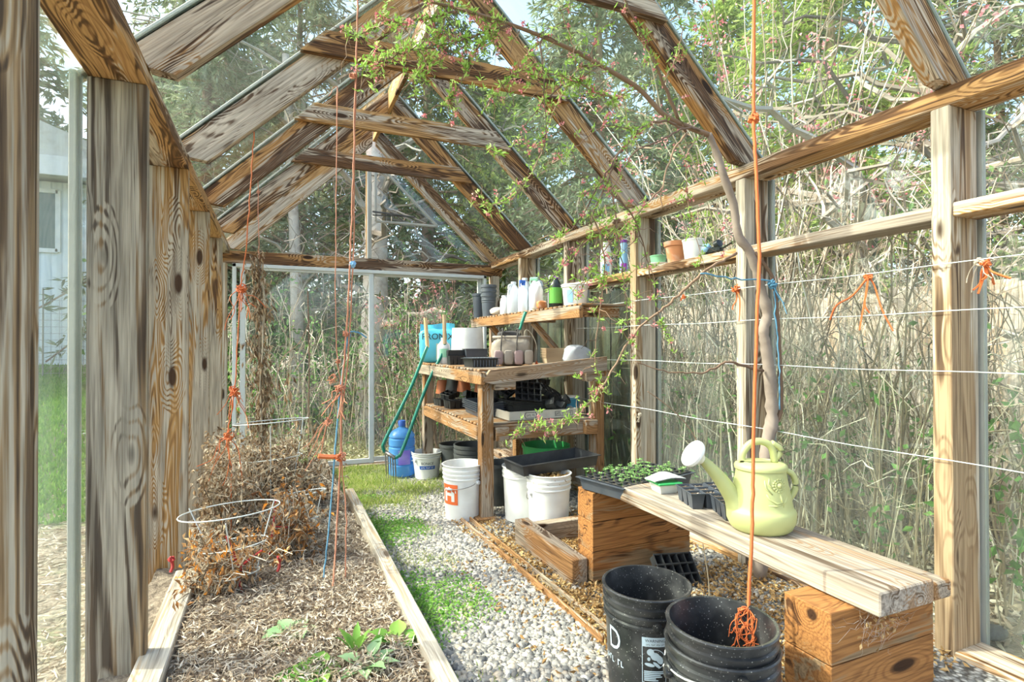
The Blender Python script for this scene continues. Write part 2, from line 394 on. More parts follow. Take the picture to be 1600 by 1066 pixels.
TWIG_B = leafmat('grey_limb', [(0, (.12, .10, .08)), (.6, (.28, .24, .19)), (1, (.48, .43, .36))], .0, .85)
TWIG_D = leafmat('brown_stem', [(0, (.12, .07, .05)), (1, (.36, .24, .16))], .0, .8)
L_peach = leafmat('peach_leaf', [(0, (.20, .38, .05)), (.6, (.38, .60, .12)), (1, (.58, .76, .24))], .5, .4)
L_flower = leafmat('peach_blossom', [(0, (.55, .13, .16)), (.6, (.80, .32, .34)), (1, (.92, .56, .50))], .4)
L_dead = leafmat('dead_leaf', [(0, (.12, .07, .04)), (.4, (.30, .19, .10)), (.8, (.50, .38, .25)), (1, (.72, .62, .48))], .2, .8)
L_orange = leafmat('orange_dead_leaf', [(0, (.16, .07, .03)), (.35, (.38, .18, .06)), (.62, (.54, .40, .24)), (.88, (.66, .28, .05)), (1, (.78, .33, .05))], .25, .7)
L_straw = leafmat('straw', [(0, (.15, .10, .065)), (.4, (.42, .32, .22)), (1, (.84, .74, .60))], .1, .8)
L_litter = leafmat('leaf_litter', [(0, (.18, .09, .03)), (.5, (.48, .29, .11)), (1, (.74, .54, .28))], .2, .75)
L_grass = leafmat('grass_blade', [(0, (.18, .30, .04)), (.5, (.36, .46, .09)), (1, (.66, .62, .30))], .4, .5)
L_lawn = leafmat('lawn_blade', [(0, (.10, .26, .03)), (1, (.26, .46, .08))], .4, .5)
L_weed = leafmat('weed_leaf', [(0, (.10, .30, .04)), (1, (.35, .58, .12))], .4, .5)
L_cedar = leafmat('cedar_spray', [(0, (.10, .18, .03)), (.5, (.32, .44, .09)), (1, (.62, .68, .24))], .4, .6)
L_dark = leafmat('evergreen_spray', [(0, (.035, .06, .02)), (.6, (.13, .18, .06)), (1, (.32, .38, .15))], .35, .6)
L_grey = leafmat('grey_green_spray', [(0, (.09, .12, .06)), (.6, (.25, .31, .17)), (1, (.50, .55, .36))], .35, .6)
L_bramble = leafmat('bramble_leaf', [(0, (.05, .14, .03)), (1, (.20, .40, .09))], .4, .5)
# ================================================================== the greenhouse
XL, XR, XLO, XRO = -.423, 2.425, -.60, 2.605
YK = [-.747, .28, 1.307, 2.333, 3.360, 4.387, 5.413]; YB = 6.333; YF = -1.75
ZP0, ZP1 = 2.14, 2.215; SL = .95; XC = 1.03
def under(x): return 2.192+SL*(x+.333) if x < XC else 2.231+SL*(2.361-x)
DV = .207
def S(name, label, cat): return thing(name, label, cat, (0, 0, 0), kind='structure')

# --- ground
def ground_mat():
    m, nt, p, o = NT('earth'); tc = nd(nt, 'TexCoord').outputs['Object']
    a = noise(nt, tc, 2.2, 6, .3, .6); b = noise(nt, tc, 40, 4, .2)
    c = mixc(nt, ramp(nt, b, [(.3, (0, 0, 0)), (.7, (1, 1, 1))]).outputs[0], (.17, .13, .09), (.42, .36, .28))
    c = mixc(nt, ramp(nt, a, [(.5, (0, 0, 0)), (.68, (.7, .7, .7))]).outputs[0], c, (.16, .22, .07))
    nt.links.new(c, p.inputs['Base Color']); p.inputs['Roughness'].default_value = .95; bump(nt, p, b, .8, .02); return m
M_earth = ground_mat()
def gravel_mat():
    m, nt, p, o = NT('gravel_bed'); tc = nd(nt, 'TexCoord').outputs['Object']
    vo = nd(nt, 'TexVoronoi'); nt.links.new(tc, vo.inputs['Vector']); vo.inputs['Scale'].default_value = 55
    r = ramp(nt, nd(nt, 'SeparateColor').outputs[0], [(0, (.2, .19, .18)), (1, (.2, .2, .2))])
    sc = nd(nt, 'SeparateColor'); nt.links.new(vo.outputs['Color'], sc.inputs[0])
    r = ramp(nt, sc.outputs[0], [(0, (.16, .15, .14)), (.5, (.34, .33, .31)), (1, (.60, .57, .52))])
    c = mixc(nt, ramp(nt, vo.outputs['Distance'], [(.3, (0, 0, 0)), (.75, (1, 1, 1))]).outputs[0], r.outputs[0], (.07, .06, .05))
    nt.links.new(c, p.inputs['Base Color']); p.inputs['Roughness'].default_value = .9
    iv = mth(nt, 'SUBTRACT', 1, vo.outputs['Distance']); bump(nt, p, iv, .9, .01); return m
def soil_mat():
    m, nt, p, o = NT('dry_soil'); tc = nd(nt, 'TexCoord').outputs['Object']
    b = noise(nt, tc, 30, 5, .4, .65)
    r = ramp(nt, b, [(.3, (.07, .05, .035)), (.5, (.24, .19, .14)), (.7, (.42, .35, .26))])
    nt.links.new(r.outputs[0], p.inputs['Base Color']); p.inputs['Roughness'].default_value = .95; bump(nt, p, b, 1, .02); return m
def sheet(name, x0, x1, y0, y1, dx, zf, mat, **k):
    nx, ny = max(1, int((x1-x0)/dx)), max(1, int((y1-y0)/dx)); xs = np.linspace(x0, x1, nx+1); ys = np.linspace(y0, y1, ny+1)
    X, Y = np.meshgrid(xs, ys); Z = zf(X, Y); V = np.stack([X, Y, Z], 2).reshape(-1, 3)
    i = np.arange(ny)[:, None]*(nx+1)+np.arange(nx)[None]; F = np.stack([i, i+1, i+nx+2, i+nx+1], 2).reshape(-1, 4)
    mb = MB().add(V, F); return link(name, mb, mat, smooth=True, base=Vector((0, 0, 0)))
def bumps(X, Y, a=.02, f=5):
    return a*(np.sin(X*f+1.3*np.sin(Y*f*.7))*np.cos(Y*f*1.13+.8*np.sin(X*f*.9)))
def outz(X, Y):
    z = gz(Y)-.05+bumps(X, Y, .03, 1.1)
    z = z + np.clip(Y-5, 0, 7)*.17*np.clip((-X-.7)/1.5, 0, 1)
    return z + np.clip(X-4.4, 0, 10)*.10 + np.clip(Y-10, 0, 12)*.06 - np.clip(-X-.7, 0, 1)*.02
g = sheet('floor', -30, 30, -8, 40, .5, outz, M_earth); tag(g, 'brown earth ground of the garden around and under the greenhouse', 'ground', kind='structure')
g = sheet('gravel_path', .50, 2.62, .2, 6.3, .06, lambda X, Y: gz(Y)-.012+bumps(X, Y, .006, 9), gravel_mat())
tag(g, 'grey gravel surface of the greenhouse walkway between bed and bench', 'path', kind='structure')
def bedz(X, Y): return .045+bumps(X, Y, .012, 8)+bumps(X, Y, .012, 21)-.02*np.clip(Y-3, 0, 3)
g = sheet('garden_bed_soil', -.56, .50, .2, 6.28, .03, bedz, soil_mat())
tag(g, 'dry crumbly brown soil filling the planting bed along the left wall', 'soil', kind='structure')

# --- left wall
WL = S('wall_left', 'timber framed glass wall on the left, wide weathered posts', 'wall')
for i, y in enumerate(YK): link('post', beam(MB(), ((XL+XLO)/2, y+.025, -.14), ((XL+XLO)/2, y+.025, ZP0), .05, XL-XLO, (1, 0, 0)), W_lpost if i < 4 else W_ringed, WL)
link('top_plate', beam(MB(), ((XL+XLO)/2, YF, (ZP0+ZP1)/2), ((XL+XLO)/2, YB-.03, (ZP0+ZP1)/2), XL-XLO, ZP1-ZP0), W_frame, WL)
link('sill_plate', beam(MB(), (-.52, YF, -.03), (-.52, YB-.03, -.14), .15, .09), W_frame, WL)
ys = [YF]+YK+[YB-.03]
for a, b in zip(ys[:-1], ys[1:]):
    link('glass_pane', box(MB(), -.615, (a+b)/2, 1.06, .005, b-a-.02, 2.26, ch=.001), GLASS_LEFT, WL)
for y in YK:
    link('outer_batten', box(MB(), -.637, y+.025, 1.05, .022, .075, 2.2), P_greyb, WL)
# --- right wall
WR = S('wall_right', 'timber framed glass wall on the right with a mid rail', 'wall')
for y in YK: link('post', beam(MB(), ((XR+XRO)/2, y+.035, -.14), ((XR+XRO)/2, y+.035, ZP0), .07, XRO-XR, (1, 0, 0)), W_post, WR)
link('top_plate', beam(MB(), ((XR+XRO)/2, YF, (ZP0+ZP1)/2), ((XR+XRO)/2, YB-.03, (ZP0+ZP1)/2), XRO-XR, ZP1-ZP0), W_frame, WR)
link('sill_plate', beam(MB(), (2.52, YF, -.005), (2.52, YB-.03, -.10), .18, .09), W_frame, WR)
ys = [YF]+YK+[YB-.03]
for a, b in zip(ys[:-1], ys[1:]):
    link('glass_pane', box(MB(), 2.620, (a+b)/2, 1.08, .005, b-a-.02, 2.24, ch=.001), GLASS, WR)
for i, y in enumerate(YK[:-2]):
    y0, y1 = y+.07, YK[i+1]
    link('mid_rail', beam(MB(), ((XR+XRO)/2+.005, y0, 1.728), ((XR+XRO)/2+.005, y1, 1.728), .165, .055), W_plank if i == 2 else W_frame, WR)
for y in YK: link('outer_batten', box(MB(), 2.638, y+.035, 1.05, .022, .09, 2.2), P_greyb, WR)
# --- roof
RF = S('ceiling', 'glass pitched roof on weathered rafters with collar ties', 'roof')
def rafter(y, th=.06, side=0, parent=RF, mat=None):
    for s in ((-1, 1) if side == 0 else (side,)):
        mb = MB()
        if s < 0: poly = [(-.53, ZP1+.001), (XL, ZP1+.001), (-.418, 2.203), (-.333, 2.192), (XC-.021, under(XC-.021)), (XC-.021, under(XC-.021)+DV), (-.53, under(-.53)+DV)]
        else: poly = [(XC+.021, under(XC+.021)), (2.361, 2.231), (2.43, 2.222), (2.535, ZP1+.001), (2.555, under(2.555)+DV), (XC+.021, under(XC+.021)+DV)]
        prism(mb, poly, y, y+th); link('rafter', mb, mat or W_frame, parent)
for i, y in enumerate(YK): rafter(y, mat=W_dark if i in (3, 5, 6) else W_frame)
link('ridge_board', beam(MB(), (XC, YF, under(XC)+.10), (XC, YB, under(XC)+.10), .038, .19), W_frame, RF)
for k, (y, z0) in enumerate(zip(YK[1:], [2.873, 2.873, 2.873, 2.873, 2.873, 2.873])):
    h = .14; x0, x1 = .13, 1.862
    prism(m := MB(), [(x0, z0), (x1, z0), (x1-h/SL*.93, z0+h), (x0+h/SL*.93, z0+h)], y-.042, y-.001)
    link('collar_tie', m, W_dark if k % 2 else W_frame, RF)
ys = [YF]+YK+[YB]
for a, b in zip(ys[:-1], ys[1:]):
    for s in (-1, 1):
        xe = -.66 if s < 0 else 2.68; ze = under(xe)+DV+.006; zc = under(XC)+DV+.006
        m = MB(); prism(m, [(xe, ze), (XC+s*.012, zc), (XC+s*.012, zc+.006), (xe, ze+.006)], a+.033, b+.027)
        link('roof_pane', m, GLASS_ROOF, RF)
for y in YK:
    for s in (-1, 1):
        xe = -.64 if s < 0 else 2.66; a = Vector((xe, y+.03, under(xe)+DV+.022)); b = Vector((XC+s*.02, y+.03, under(XC)+DV+.022))
        link('glazing_batten', beam(MB(), a, b, .065, .016, (0, 0, 1)), P_greyb, RF)
# --- back wall, gable and patio door
WB = S('wall_back', 'back gable wall with a dark header beam over the doors', 'wall')
link('header_beam', beam(MB(), (XLO+.02, YB+.03, 2.115), (XRO-.02, YB+.03, 2.115), .07, .13), W_dark, WB)
for x in (-.50, 2.49): link('corner_post', beam(MB(), (x, YB+.03, -.2), (x, YB+.03, 2.05), .10, .10, (1, 0, 0)), W_post, WB)
rafter(YB, .06, parent=WB)
for s in (-1, 1): link('gable_post', beam(MB(), (XC-.055+s*.0, YB+.031+s*.022, 2.18), (XC-.055, YB+.031+s*.022, 3.34), .045 if s < 0 else .06, .04, (0, 1, 0)), P_greyb if s < 0 else W_frame, WB)
for a, b in ((-.42, .95), (1.01, 2.45)):
    poly = [(a, 2.19), (b, 2.19), (b, max(2.2, under(b)+.02)), (a, max(2.2, under(a)+.02))]
    m = MB(); prism(m, poly, YB+.07, YB+.075); link('gable_pane', m, GLASS, WB)
link('eave_plate_end', beam(MB(), (2.43, YB+.03, 2.2), (2.6, YB+.03, 2.2), .07, .04), W_frame, WB)
# small openable vent sash in the right half of the gable
VW = S('window_1', 'small opening vent window in the back gable with a stay arm', 'window')
fr = [(1.04, 2.60), (1.76, 2.60), (1.04, 3.28)]
m = MB()
for a, b in ((0, 1), (1, 2), (2, 0)):
    p, q = fr[a], fr[b]; beam(m, (p[0], YB-.02, p[1]), (q[0], YB-.02, q[1]), .025, .03, (0, 1, 0))
link('sash_frame', m, P_greyb, VW)
m = MB(); beam(m, (1.0, YB-.05, 2.70), (1.42, YB-.30, 2.62), .012, .02); beam(m, (1.0, YB-.05, 2.66), (1.34, YB-.22, 2.64), .012, .012)
link('stay_arm', m, P_blackink, VW)
DR = S('door_1', 'wide sliding glass patio door with pale metal frame at the back', 'door')
dx0, dx1, dz0, dz1, dm = -.40, 2.36, -.14, 2.045, .985
m = MB(); box(m, dx0+.018, YB, (dz0+dz1)/2, .036, .10, dz1-dz0); box(m, dx1-.018, YB, (dz0+dz1)/2, .036, .10, dz1-dz0)
box(m, (dx0+dx1)/2, YB, dz1-.018, dx1-dx0, .10, .036); box(m, (dx0+dx1)/2, YB, dz0+.012, dx1-dx0, .12, .03)
link('door_frame', m, P_alu, DR)
for (a, b, yy) in ((dx0+.07, dm+.03, YB-.02), (dm-.005, dx1-.04, YB+.03)):
    m = MB(); h0, h1 = dz0+.03, dz1-.036
    for x in (a+.025, b-.025): box(m, x, yy, (h0+h1)/2, .05, .03, h1-h0)
    for z in (h0+.03, h1-.012): box(m, (a+b)/2, yy, z, b-a-.1, .028, .05 if z < 1 else .024)
    pn = link('sliding_panel', m, P_alu, DR)
    link('door_glass', box(MB(), (a+b)/2, yy, (h0+h1)/2, b-a-.1, .006, h1-h0-.02, ch=.001), GLASS, pn)
link('sill_board', beam(MB(), (-.5, YB-.06, -.135), (2.5, YB-.06, -.135), .12, .05), W_bench, WB)

# ================================================================== outside
def tree_mat_trunk(): return BARK
def conifer(name, label, x, y, h, r, z0=0, mat=L_dark, leaf=.16, nb=120, per=34, group=None, cat='tree', bare=.12, droop=.35, trunk_r=None, seed=None):
    if seed is not None:
        global rng
    t = thing(name, label, cat, (x, y, z0), group=group)
    tr = trunk_r or .012*h+.05
    tube(tm := MB(), spline([(0, 0, -.2), (rng.normal()*.06, rng.normal()*.06, h*.4), (0, 0, h)], 5), np.linspace(tr, .02, 11), 9)
    zz = bare*h+(h*(1-bare))*np.sort(rng.random(nb))**1.0; az = rng.random(nb)*6.283
    L = r*(1-(zz/h-bare)/(1-bare))**.75*(.75+.4*rng.random(nb))+.15
    P0 = np.stack([0*zz, 0*zz, zz], 1); D = np.stack([np.cos(az), np.sin(az), 0*az], 1)
    P1 = P0+D*L[:, None]; P1[:, 2] -= droop*L
    bm = MB(); P = canes(bm, P0, P1, .12*L, .006+.01*L, 6, 3, .04); tm.V += bm.V; tm.F += [f+tm.n for f in bm.F]; tm.G += bm.G; tm.A += bm.A; tm.n += bm.n
    link('trunk', tm, TWIG_D, t)
    tt = rng.random((nb, per))**.7; i = tt*4.999; i0 = i.astype(int); fr_ = (i-i0)[..., None]
    Q = P[np.arange(nb)[:, None], i0]*(1-fr_)+P[np.arange(nb)[:, None], i0+1]*fr_
    Q = Q+rng.normal(size=Q.shape)*leaf*.55; Q = Q.reshape(-1, 3)
    Dd = np.repeat(D[:, None], per, 1).reshape(-1, 3)+rng.normal(size=(len(Q), 3))*.8; Dd[:, 2] -= .55
    tuft = np.repeat(rng.random(nb*per)*.6, 3)
    Q3 = np.repeat(Q, 3, 0); D3 = np.repeat(Dd, 3, 0)+rng.normal(size=(len(Q)*3, 3))*.45
    m = MB(); quads(m, Q3, D3, leaf*(.7+.7*rng.random(len(Q3))), leaf*.22, np.clip(tuft+rng.random(len(Q3))*.4, 0, 1))
    link('foliage', m, mat, t); return t
def gnd(x, y): return float(outz(np.array([float(x)]), np.array([float(y)]))[0])-.05
spec = [
 (7.0, 5.2, 8.6, 2.1, L_cedar, .12, 260, 80, 'feathery bright green cedar tree beyond the right wall, nearest to the glass'),
 (9.6, 5.0, 7.5, 1.5, L_dark, .14, 80, 26, 'sparse dark conifer seen between the bare limbs at the far upper right'),
 (5.0, 8.0, 9.5, 2.3, L_grey, .13, 220, 60, 'grey green cedar tree behind the back right corner of the greenhouse'),
 (2.6, 10.2, 11, 2.4, L_dark, .16, 200, 55, 'dark evergreen tree behind the patio door, right of the pale trunk'),
 (7.5, 9.5, 10, 2.3, L_grey, .17, 170, 45, 'muted green conifer beyond the tall cedar near the back right corner'),
 (-1.2, 12.5, 12, 2.8, L_grey, .18, 200, 50, 'conifer straight behind the left half of the patio door'),
 (-.9, 9.9, 9.0, 1.2, L_grey, .14, 170, 50, 'slim grey green conifer outside the left edge of the patio door'),
 (8.0, 8.2, 8, 2.0, L_cedar, .16, 140, 40, 'yellow green cedar far beyond the right wall between the trunks'),
 (.6, 14.5, 13, 3.0, L_grey, .2, 180, 42, 'large grey green conifer furthest behind the back gable'),
]
for (x, y, h, r, mt, lf, nb, per, lb) in spec:
    conifer('conifer_tree', lb, x, y, h, r, gnd(x, y), mt, lf, nb, per)
# trees far behind: three kinds copied round the garden
protos = []
for k, (mt, h, r) in enumerate(((L_dark, 9.5, 2.6), (L_grey, 11, 2.8), (L_cedar, 8.5, 2.6))):
    protos.append(conifer('forest_tree', 'evergreen forest tree standing far behind the garden', 0, 0, h, r, 0, mt, .3, 110, 34, group='forest trees far behind the greenhouse', droop=.3))
far = [(-15, 11, 0), (-11.5, 13, 1), (-8.5, 14.5, 0), (-6, 16.5, 1), (-3, 18, 2), (0, 19, 0), (3, 18, 1), (6, 17, 0), (8.5, 15, 1), (11, 13, 0), (13, 10, 2), (14.5, 7, 1), (5.2, 12.5, 2), (-18, 9, 1), (-20, 5.5, 0), (-13, 16, 2), (16, 4.6, 0), (-9.5, 18, 1)]
for i, (x, y, k) in enumerate(far):
    o = protos[i] if i < 3 else copy_tree(protos[k])
    kd_ = ('dark green', 'muted grey green', 'yellow green')[k]; sd_ = 'beyond the shed on the left' if x < -7 else ('far behind the back gable' if x < 4 else 'far off behind the right wall')
    o['label'] = kd_+' evergreen forest tree standing '+sd_; o['group'] = kd_+' forest trees '+sd_
    o.location = (x, y, gnd(x, y)); o.rotation_euler = (0, 0, i*1.7); o.scale = (1, 1, .8+.35*random.random())
# pale trunks close behind the door
def trunk(label, x, y, r, h, lean=(0, 0), mat=BARK, bare=True, cat='tree', nbr=14, group=None):
    t = thing('bare_tree', label, cat, (x, y, gnd(x, y)), group=group)
    pts = spline([(0, 0, -.2), (lean[0]*.4+rng.normal()*.04, lean[1]*.4, h*.45), (lean[0], lean[1], h)], 6)
    m = MB(); tube(m, pts, np.linspace(r, r*.45, len(pts)), 14); link('trunk', m, mat, t, smooth=True)
    n = nbr; z = h*(.25+.75*rng.random(n)); az = rng.random(n)*6.283; L = (.8+1.6*rng.random(n))
    P0 = np.stack([lean[0]*z/h, lean[1]*z/h, z], 1); P1 = P0+np.stack([np.cos(az)*L, np.sin(az)*L, .45*L*rng.random(n)], 1)
    m = MB(); P = canes(m, P0, P1, .1*L, np.full(n, r*.22), 7, 5, .09)
    sub = rng.integers(0, n, n*6); k = rng.integers(2, 7, n*6); Q0 = P[sub, k]; Q1 = Q0+unit(n*6)*(.3+.6*rng.random((n*6, 1)))
    P2 = canes(m, Q0, Q1, np.full(n*6, .05), np.full(n*6, r*.08), 5, 3, .05)
    s3 = rng.integers(0, n*6, n*14); Q0 = P2[s3, rng.integers(1, 5, n*14)]; canes(m, Q0, Q0+unit(n*14)*.3, np.full(n*14, .02), np.full(n*14, r*.04), 4, 3, .03)
    link('branches', m, TWIG_B, t); return t
trunk('thick pale tree trunk right outside the left patio door panel', 1.33, 8.6, .25, 6, (.1, .2), mat=PALE_BARK)
trunk('slimmer trunk left of the pale trunk behind the patio door', .35, 9.4, .12, 6, (-.2, 0), mat=PALE_BARK)
trunk('mossy dark trunk outside the glass behind the watering can', 4.6, 3.12, .17, 2.6, (.15, .1), mat=W_old, nbr=8)
trunk('leaning grey bare tree with twisted limbs at the far right', 6.5, 3.0, .14, 4.4, (-.6, .5), nbr=30)
trunk('bare tree with spreading pale limbs against the sky on the right', 8.6, 4.1, .11, 5.4, (-.3, .6), nbr=34)
HG = thing('evergreen_hedge', 'dark evergreen undergrowth filling the space behind the right brambles', 'hedge', (5.6, 4.2, gnd(5.6, 4.2)), kind='stuff')
n = 42000; P = np.stack([-.9+2.2*rng.random(n), -4.2+9.5*rng.random(n), 2.5*rng.random(n)**.9], 1); P[:, 2] *= .75+.3*np.sin(P[:, 1]*1.7)
m = MB(); D = unit(n)+[0, 0, -.4]; leaves(m, P, D, .07+.08*rng.random(n), .045, .2); link('foliage', m, L_dark, HG)
# fence behind the brambles
FN = thing('board_fence', 'old mossy vertical board fence behind the brambles on the right', 'fence', (4.5, 3, 0))
m = MB()
for i in range(58):
    y = -1.5+i*.165; z1 = 1.62+.02*math.sin(i*2.1); box(m, 4.35-4.5+.02*(i % 2), y+.08-3, z1/2-.05, .022, .155, z1+.1)
link('fence_boards', m, W_pale, FN)
m = MB(); box(m, -.09, 1.7, .5, .05, 9.5, .09); box(m, -.09, 1.7, 1.35, .05, 9.5, .09); link('fence_rail', m, W_pale, FN)
m = MB(); F2 = thing('plank_screen', 'dark green mossy plank screen outside the glass behind the potting bench', 'fence', (2.95, 4.9, 0))
for i in range(17): box(m, .01*(i % 2), -1.0+i*.165, .78, .022, .15, 1.85+.03*math.sin(i*3.))
link('screen_boards', m, W_old, F2)
m = MB(); box(m, .04, .3, 1.3, .04, 2.7, .09); box(m, .04, .3, .3, .04, 2.7, .09); link('screen_rail', m, W_old, F2)
# bramble thickets
def thicket(label, x0, x1, y0, y1, n, h, name='bramble_thicket', leafn=0, r=.005, up=False, leafh=1.2, lsize=.05):
    t = thing(name, label, 'brambles', ((x0+x1)/2, (y0+y1)/2, gnd((x0+x1)/2, (y0+y1)/2)), kind='stuff'); b = np.array(t.location)
    P0 = np.stack([x0+(x1-x0)*rng.random(n), y0+(y1-y0)*rng.random(n), np.full(n, b[2])], 1)-b
    hh = h*(.35+.75*rng.random(n)); d = unit(n)*np.array([1, 1, 0]); d[:, :2] *= (.5+1.1*rng.random((n, 1)))
    P1 = P0+d; P1[:, 2] = hh*(rng.random(n) if not up else .6+.4*rng.random(n))
    P1[:, 0] = np.clip(P1[:, 0]+b[0], min(x0, x1), max(x0, x1)+.3)-b[0]
    P1[:, 1] = np.clip(P1[:, 1]+b[1], y0-.3, y1+.3)-b[1]
    m = MB(); P = canes(m, P0, P1, hh*(.6 if not up else .25), r*(.5+1.1*rng.random(n)), 9, 4, .055)
    k = n*3; s = rng.integers(0, n, k); Q0 = P[s, rng.integers(2, 9, k)]; Q1 = Q0+unit(k)*(.15+.35*rng.random((k, 1)))
    lim = max(x0-b[0], (2.68-b[0]) if x0 > 2 else -99)
    Q1[:, 0] = np.maximum(Q1[:, 0], lim); P2 = canes(m, Q0, Q1, np.full(k, .03), r*(.25+.4*rng.random(k)), 5, 3, .02)
    for V in m.V: V[:, 0] = np.maximum(V[:, 0], lim-.01+.02*rng.random(len(V))) if x0 > 2 else V[:, 0]
    link('canes', m, TWIG, t)
    if leafn:
        s = rng.integers(0, n, leafn); q = P[s, rng.integers(1, 9, leafn)]+rng.normal(size=(leafn, 3))*.06; ok = q[:, 2] < leafh*(.6+.6*rng.random(leafn)); q = q[ok]
        q[:, 0] = np.maximum(q[:, 0], lim+.03)
        m = MB(); leaves(m, q, unit(len(q))+[0, 0, .3], lsize*(.6+.8*rng.random(len(q))), lsize*.6, .1); link('leaves', m, L_bramble, t)
    return t
thicket('tangle of dry pale bramble canes right outside the glass beside the bench', 2.72, 3.9, .4, 2.4, 210, 1.9, leafn=2000, r=.0045)
thicket('tangle of arching bramble canes outside the glass above the seedling tray', 2.72, 3.9, 2.4, 4.2, 200, 2.2, leafn=2400, r=.0045)
thicket('dense dry canes rising behind the clay pots shelf', 3.0, 4.2, 2.0, 5.0, 300, 3.0, up=True, r=.005)
thicket('tall bare stems beyond the board fence on the right', 4.6, 6.5, .8, 6.0, 130, 3.4, up=True, leafn=3000, leafh=3.4, lsize=.07, r=.007)
thicket('brambles and bare shrubs outside the back door', -.6, 2.2, 7.1, 8.6, 170, 2.1, leafn=3000, leafh=2.0)
thicket('flowering shrub stems outside the right patio door panel', 1.4, 2.3, 7.0, 7.8, 90, 2.5, up=True, leafn=2200, leafh=2.6)
thicket('undergrowth of dry stems further back behind the patio door', -2.5, 5, 8.8, 11, 260, 2.2, leafn=9000, leafh=2.6, lsize=.10)
# pink flowering currant seen through the door
t = thing('flowering_shrub', 'shrub with pink flower clusters outside the right patio door panel', 'shrub', (1.9, 6.9, -.15)); m = MB(); f = MB(); n = 26
P0 = np.zeros((n, 3)); P0[:, :2] = rng.normal(size=(n, 2))*.08; P1 = P0+np.stack([rng.normal(size=n)*.35, rng.random(n)*.4, 1.2+rng.random(n)*1.2], 1)
P = canes(m, P0, P1, np.full(n, .1), np.full(n, .008), 7, 4, .05); link('stems', m, TWIG_D, t)
c = np.repeat(P[:, 4:].reshape(-1, 3), 14, 0); leaves(f, c+rng.normal(size=c.shape)*.025, unit(len(c)), .022, .016); link('blossom', f, L_flower, t)
t = thing('blossoming_branch', 'pink blossoming branches above the roof glass on the right', 'shrub', (4.6, 4.0, .3)); m = MB(); f = MB(); n = 60
P0 = np.zeros((n, 3)); P1 = np.stack([rng.normal(size=n)*1.0-.2, rng.normal(size=n)*1.2, 2.2+rng.random(n)*2.6], 1)
P = canes(m, P0, P1, np.full(n, .2), np.full(n, .010), 8, 4, .1); link('stems', m, TWIG, t)
c = P[:, 4:].reshape(-1, 3); c = c[rng.random(len(c)) < .45]; c = np.repeat(c, 16, 0); leaves(f, c+rng.normal(size=c.shape)*.05, unit(len(c)), .035, .025); link('blossom', f, L_flower, t)
# shed and lawn on the left
def siding_mat():
    m, nt, p, o = NT('blue_grey_siding'); tc = nd(nt, 'TexCoord').outputs['Object']; wv = nd(nt, 'TexWave'); nt.links.new(tc, wv.inputs['Vector']); wv.inputs['Scale'].default_value = 2.2; wv.bands_direction = 'X'
    r = ramp(nt, wv.outputs[0], [(.0, (.55, .62, .67)), (.12, (.74, .80, .84))]); nt.links.new(r.outputs[0], p.inputs['Base Color']); bump(nt, p, wv.outputs[0], .4, .02); return m
SH = thing('garden_shed', 'pale blue grey shed with a white framed window across the lawn on the left', 'shed', (-3.6, 11.0, .86))
m = MB(); box(m, -1.2, 1.6, 1.45, 5.2, 3.0, 3.1, ch=.01); link('siding_walls', m, siding_mat(), SH)
m = MB(); prism(m, [(-4.0, 3.05), (1.6, 3.05), (1.6, 3.3), (-1.2, 4.4), (-4.0, 3.3)], -.35, 3.4); link('roof', m, plastic('shed_roof', (.62, .62, .58), .8, .4), SH)
m = MB(); beam(m, (-4.02, -.37, 3.14), (1.62, -.37, 3.14), .04, .3, (0, 0, 1)); link('fascia', m, P_white, SH)
m = MB(); wx, wz = .02, 2.36
for dx in (-.36, .36): box(m, wx+dx, .085, wz, .07, .04, 1.0)
for dz in (-.48, .48): box(m, wx, .085, wz+dz, .72, .04, .07)
wf = link('window_frame', m, P_white, SH); mm, nt, p, o = NT('dark_window'); p.inputs['Base Color'].default_value = (.10, .14, .13, 1); p.inputs['Roughness'].default_value = .08
link('window_pane', box(MB(), wx, .09, wz, .66, .01, .9), mm, wf)
link('corner_board', box(MB(), 1.4, .09, 1.3, .09, .03, 2.6), P_white, SH)
CG = thing('wire_mesh_panel', 'wire mesh garden panel leaning in front of the grey shed', 'fence', (-3.2, 10.4, gnd(-3.2, 10.4))); m = MB()
for i in range(26): tube(m, [(-1.2+i*.1, 0, 0), (-1.2+i*.1, 0, 1.25)], .003, 3)
for i in range(13): tube(m, [(-1.2, 0, .02+i*.1), (1.3, 0, .02+i*.1)], .003, 3)
for x in (-1.2, 0, 1.3): tube(m, [(x, 0, -.2), (x, 0, 1.4)], .012, 6)
link('mesh', m, M_steel, CG)
def lawn(name, label, x0, x1, y0, y1, n, mat, h, clip=None, kind='stuff', wd=.006, cat='grass', zf=None, lean=.5):
    P = np.stack([x0+(x1-x0)*rng.random(n), y0+(y1-y0)*rng.random(n), np.zeros(n)], 1)
    if clip is not None: P = P[rng.random(n) < clip(P[:, 0], P[:, 1])]
    P[:, 2] = outz(P[:, 0], P[:, 1]) if zf is None else zf(P[:, 0], P[:, 1])
    D = unit(len(P))*lean; D[:, 2] = 1; m = MB(); quads(m, P, D, h*(.5+rng.random(len(P))), wd); o = link(name, m, mat)
    tag(o, label, cat, kind=kind); return o
lawn('lawn_grass', 'bright green lawn outside between the left wall and the shed', -8, -.75, 5.2, 11.0, 130000, L_lawn, .05, wd=.02)
n = 26000; m = MB(); P = np.stack([-.75-3.5*rng.random(n)**1.3, -.5+6.4*rng.random(n), np.zeros(n)], 1); P[:, 2] = outz(P[:, 0], P[:, 1])+.008+.01*rng.random(n)
D = unit(n)*[1, 1, .12]; quads(m, P, D, .03+.07*rng.random(n), .008); tag(link('wood_chips', m, L_straw), 'pale straw and wood chips strewn outside the left glass', 'mulch', kind='stuff')
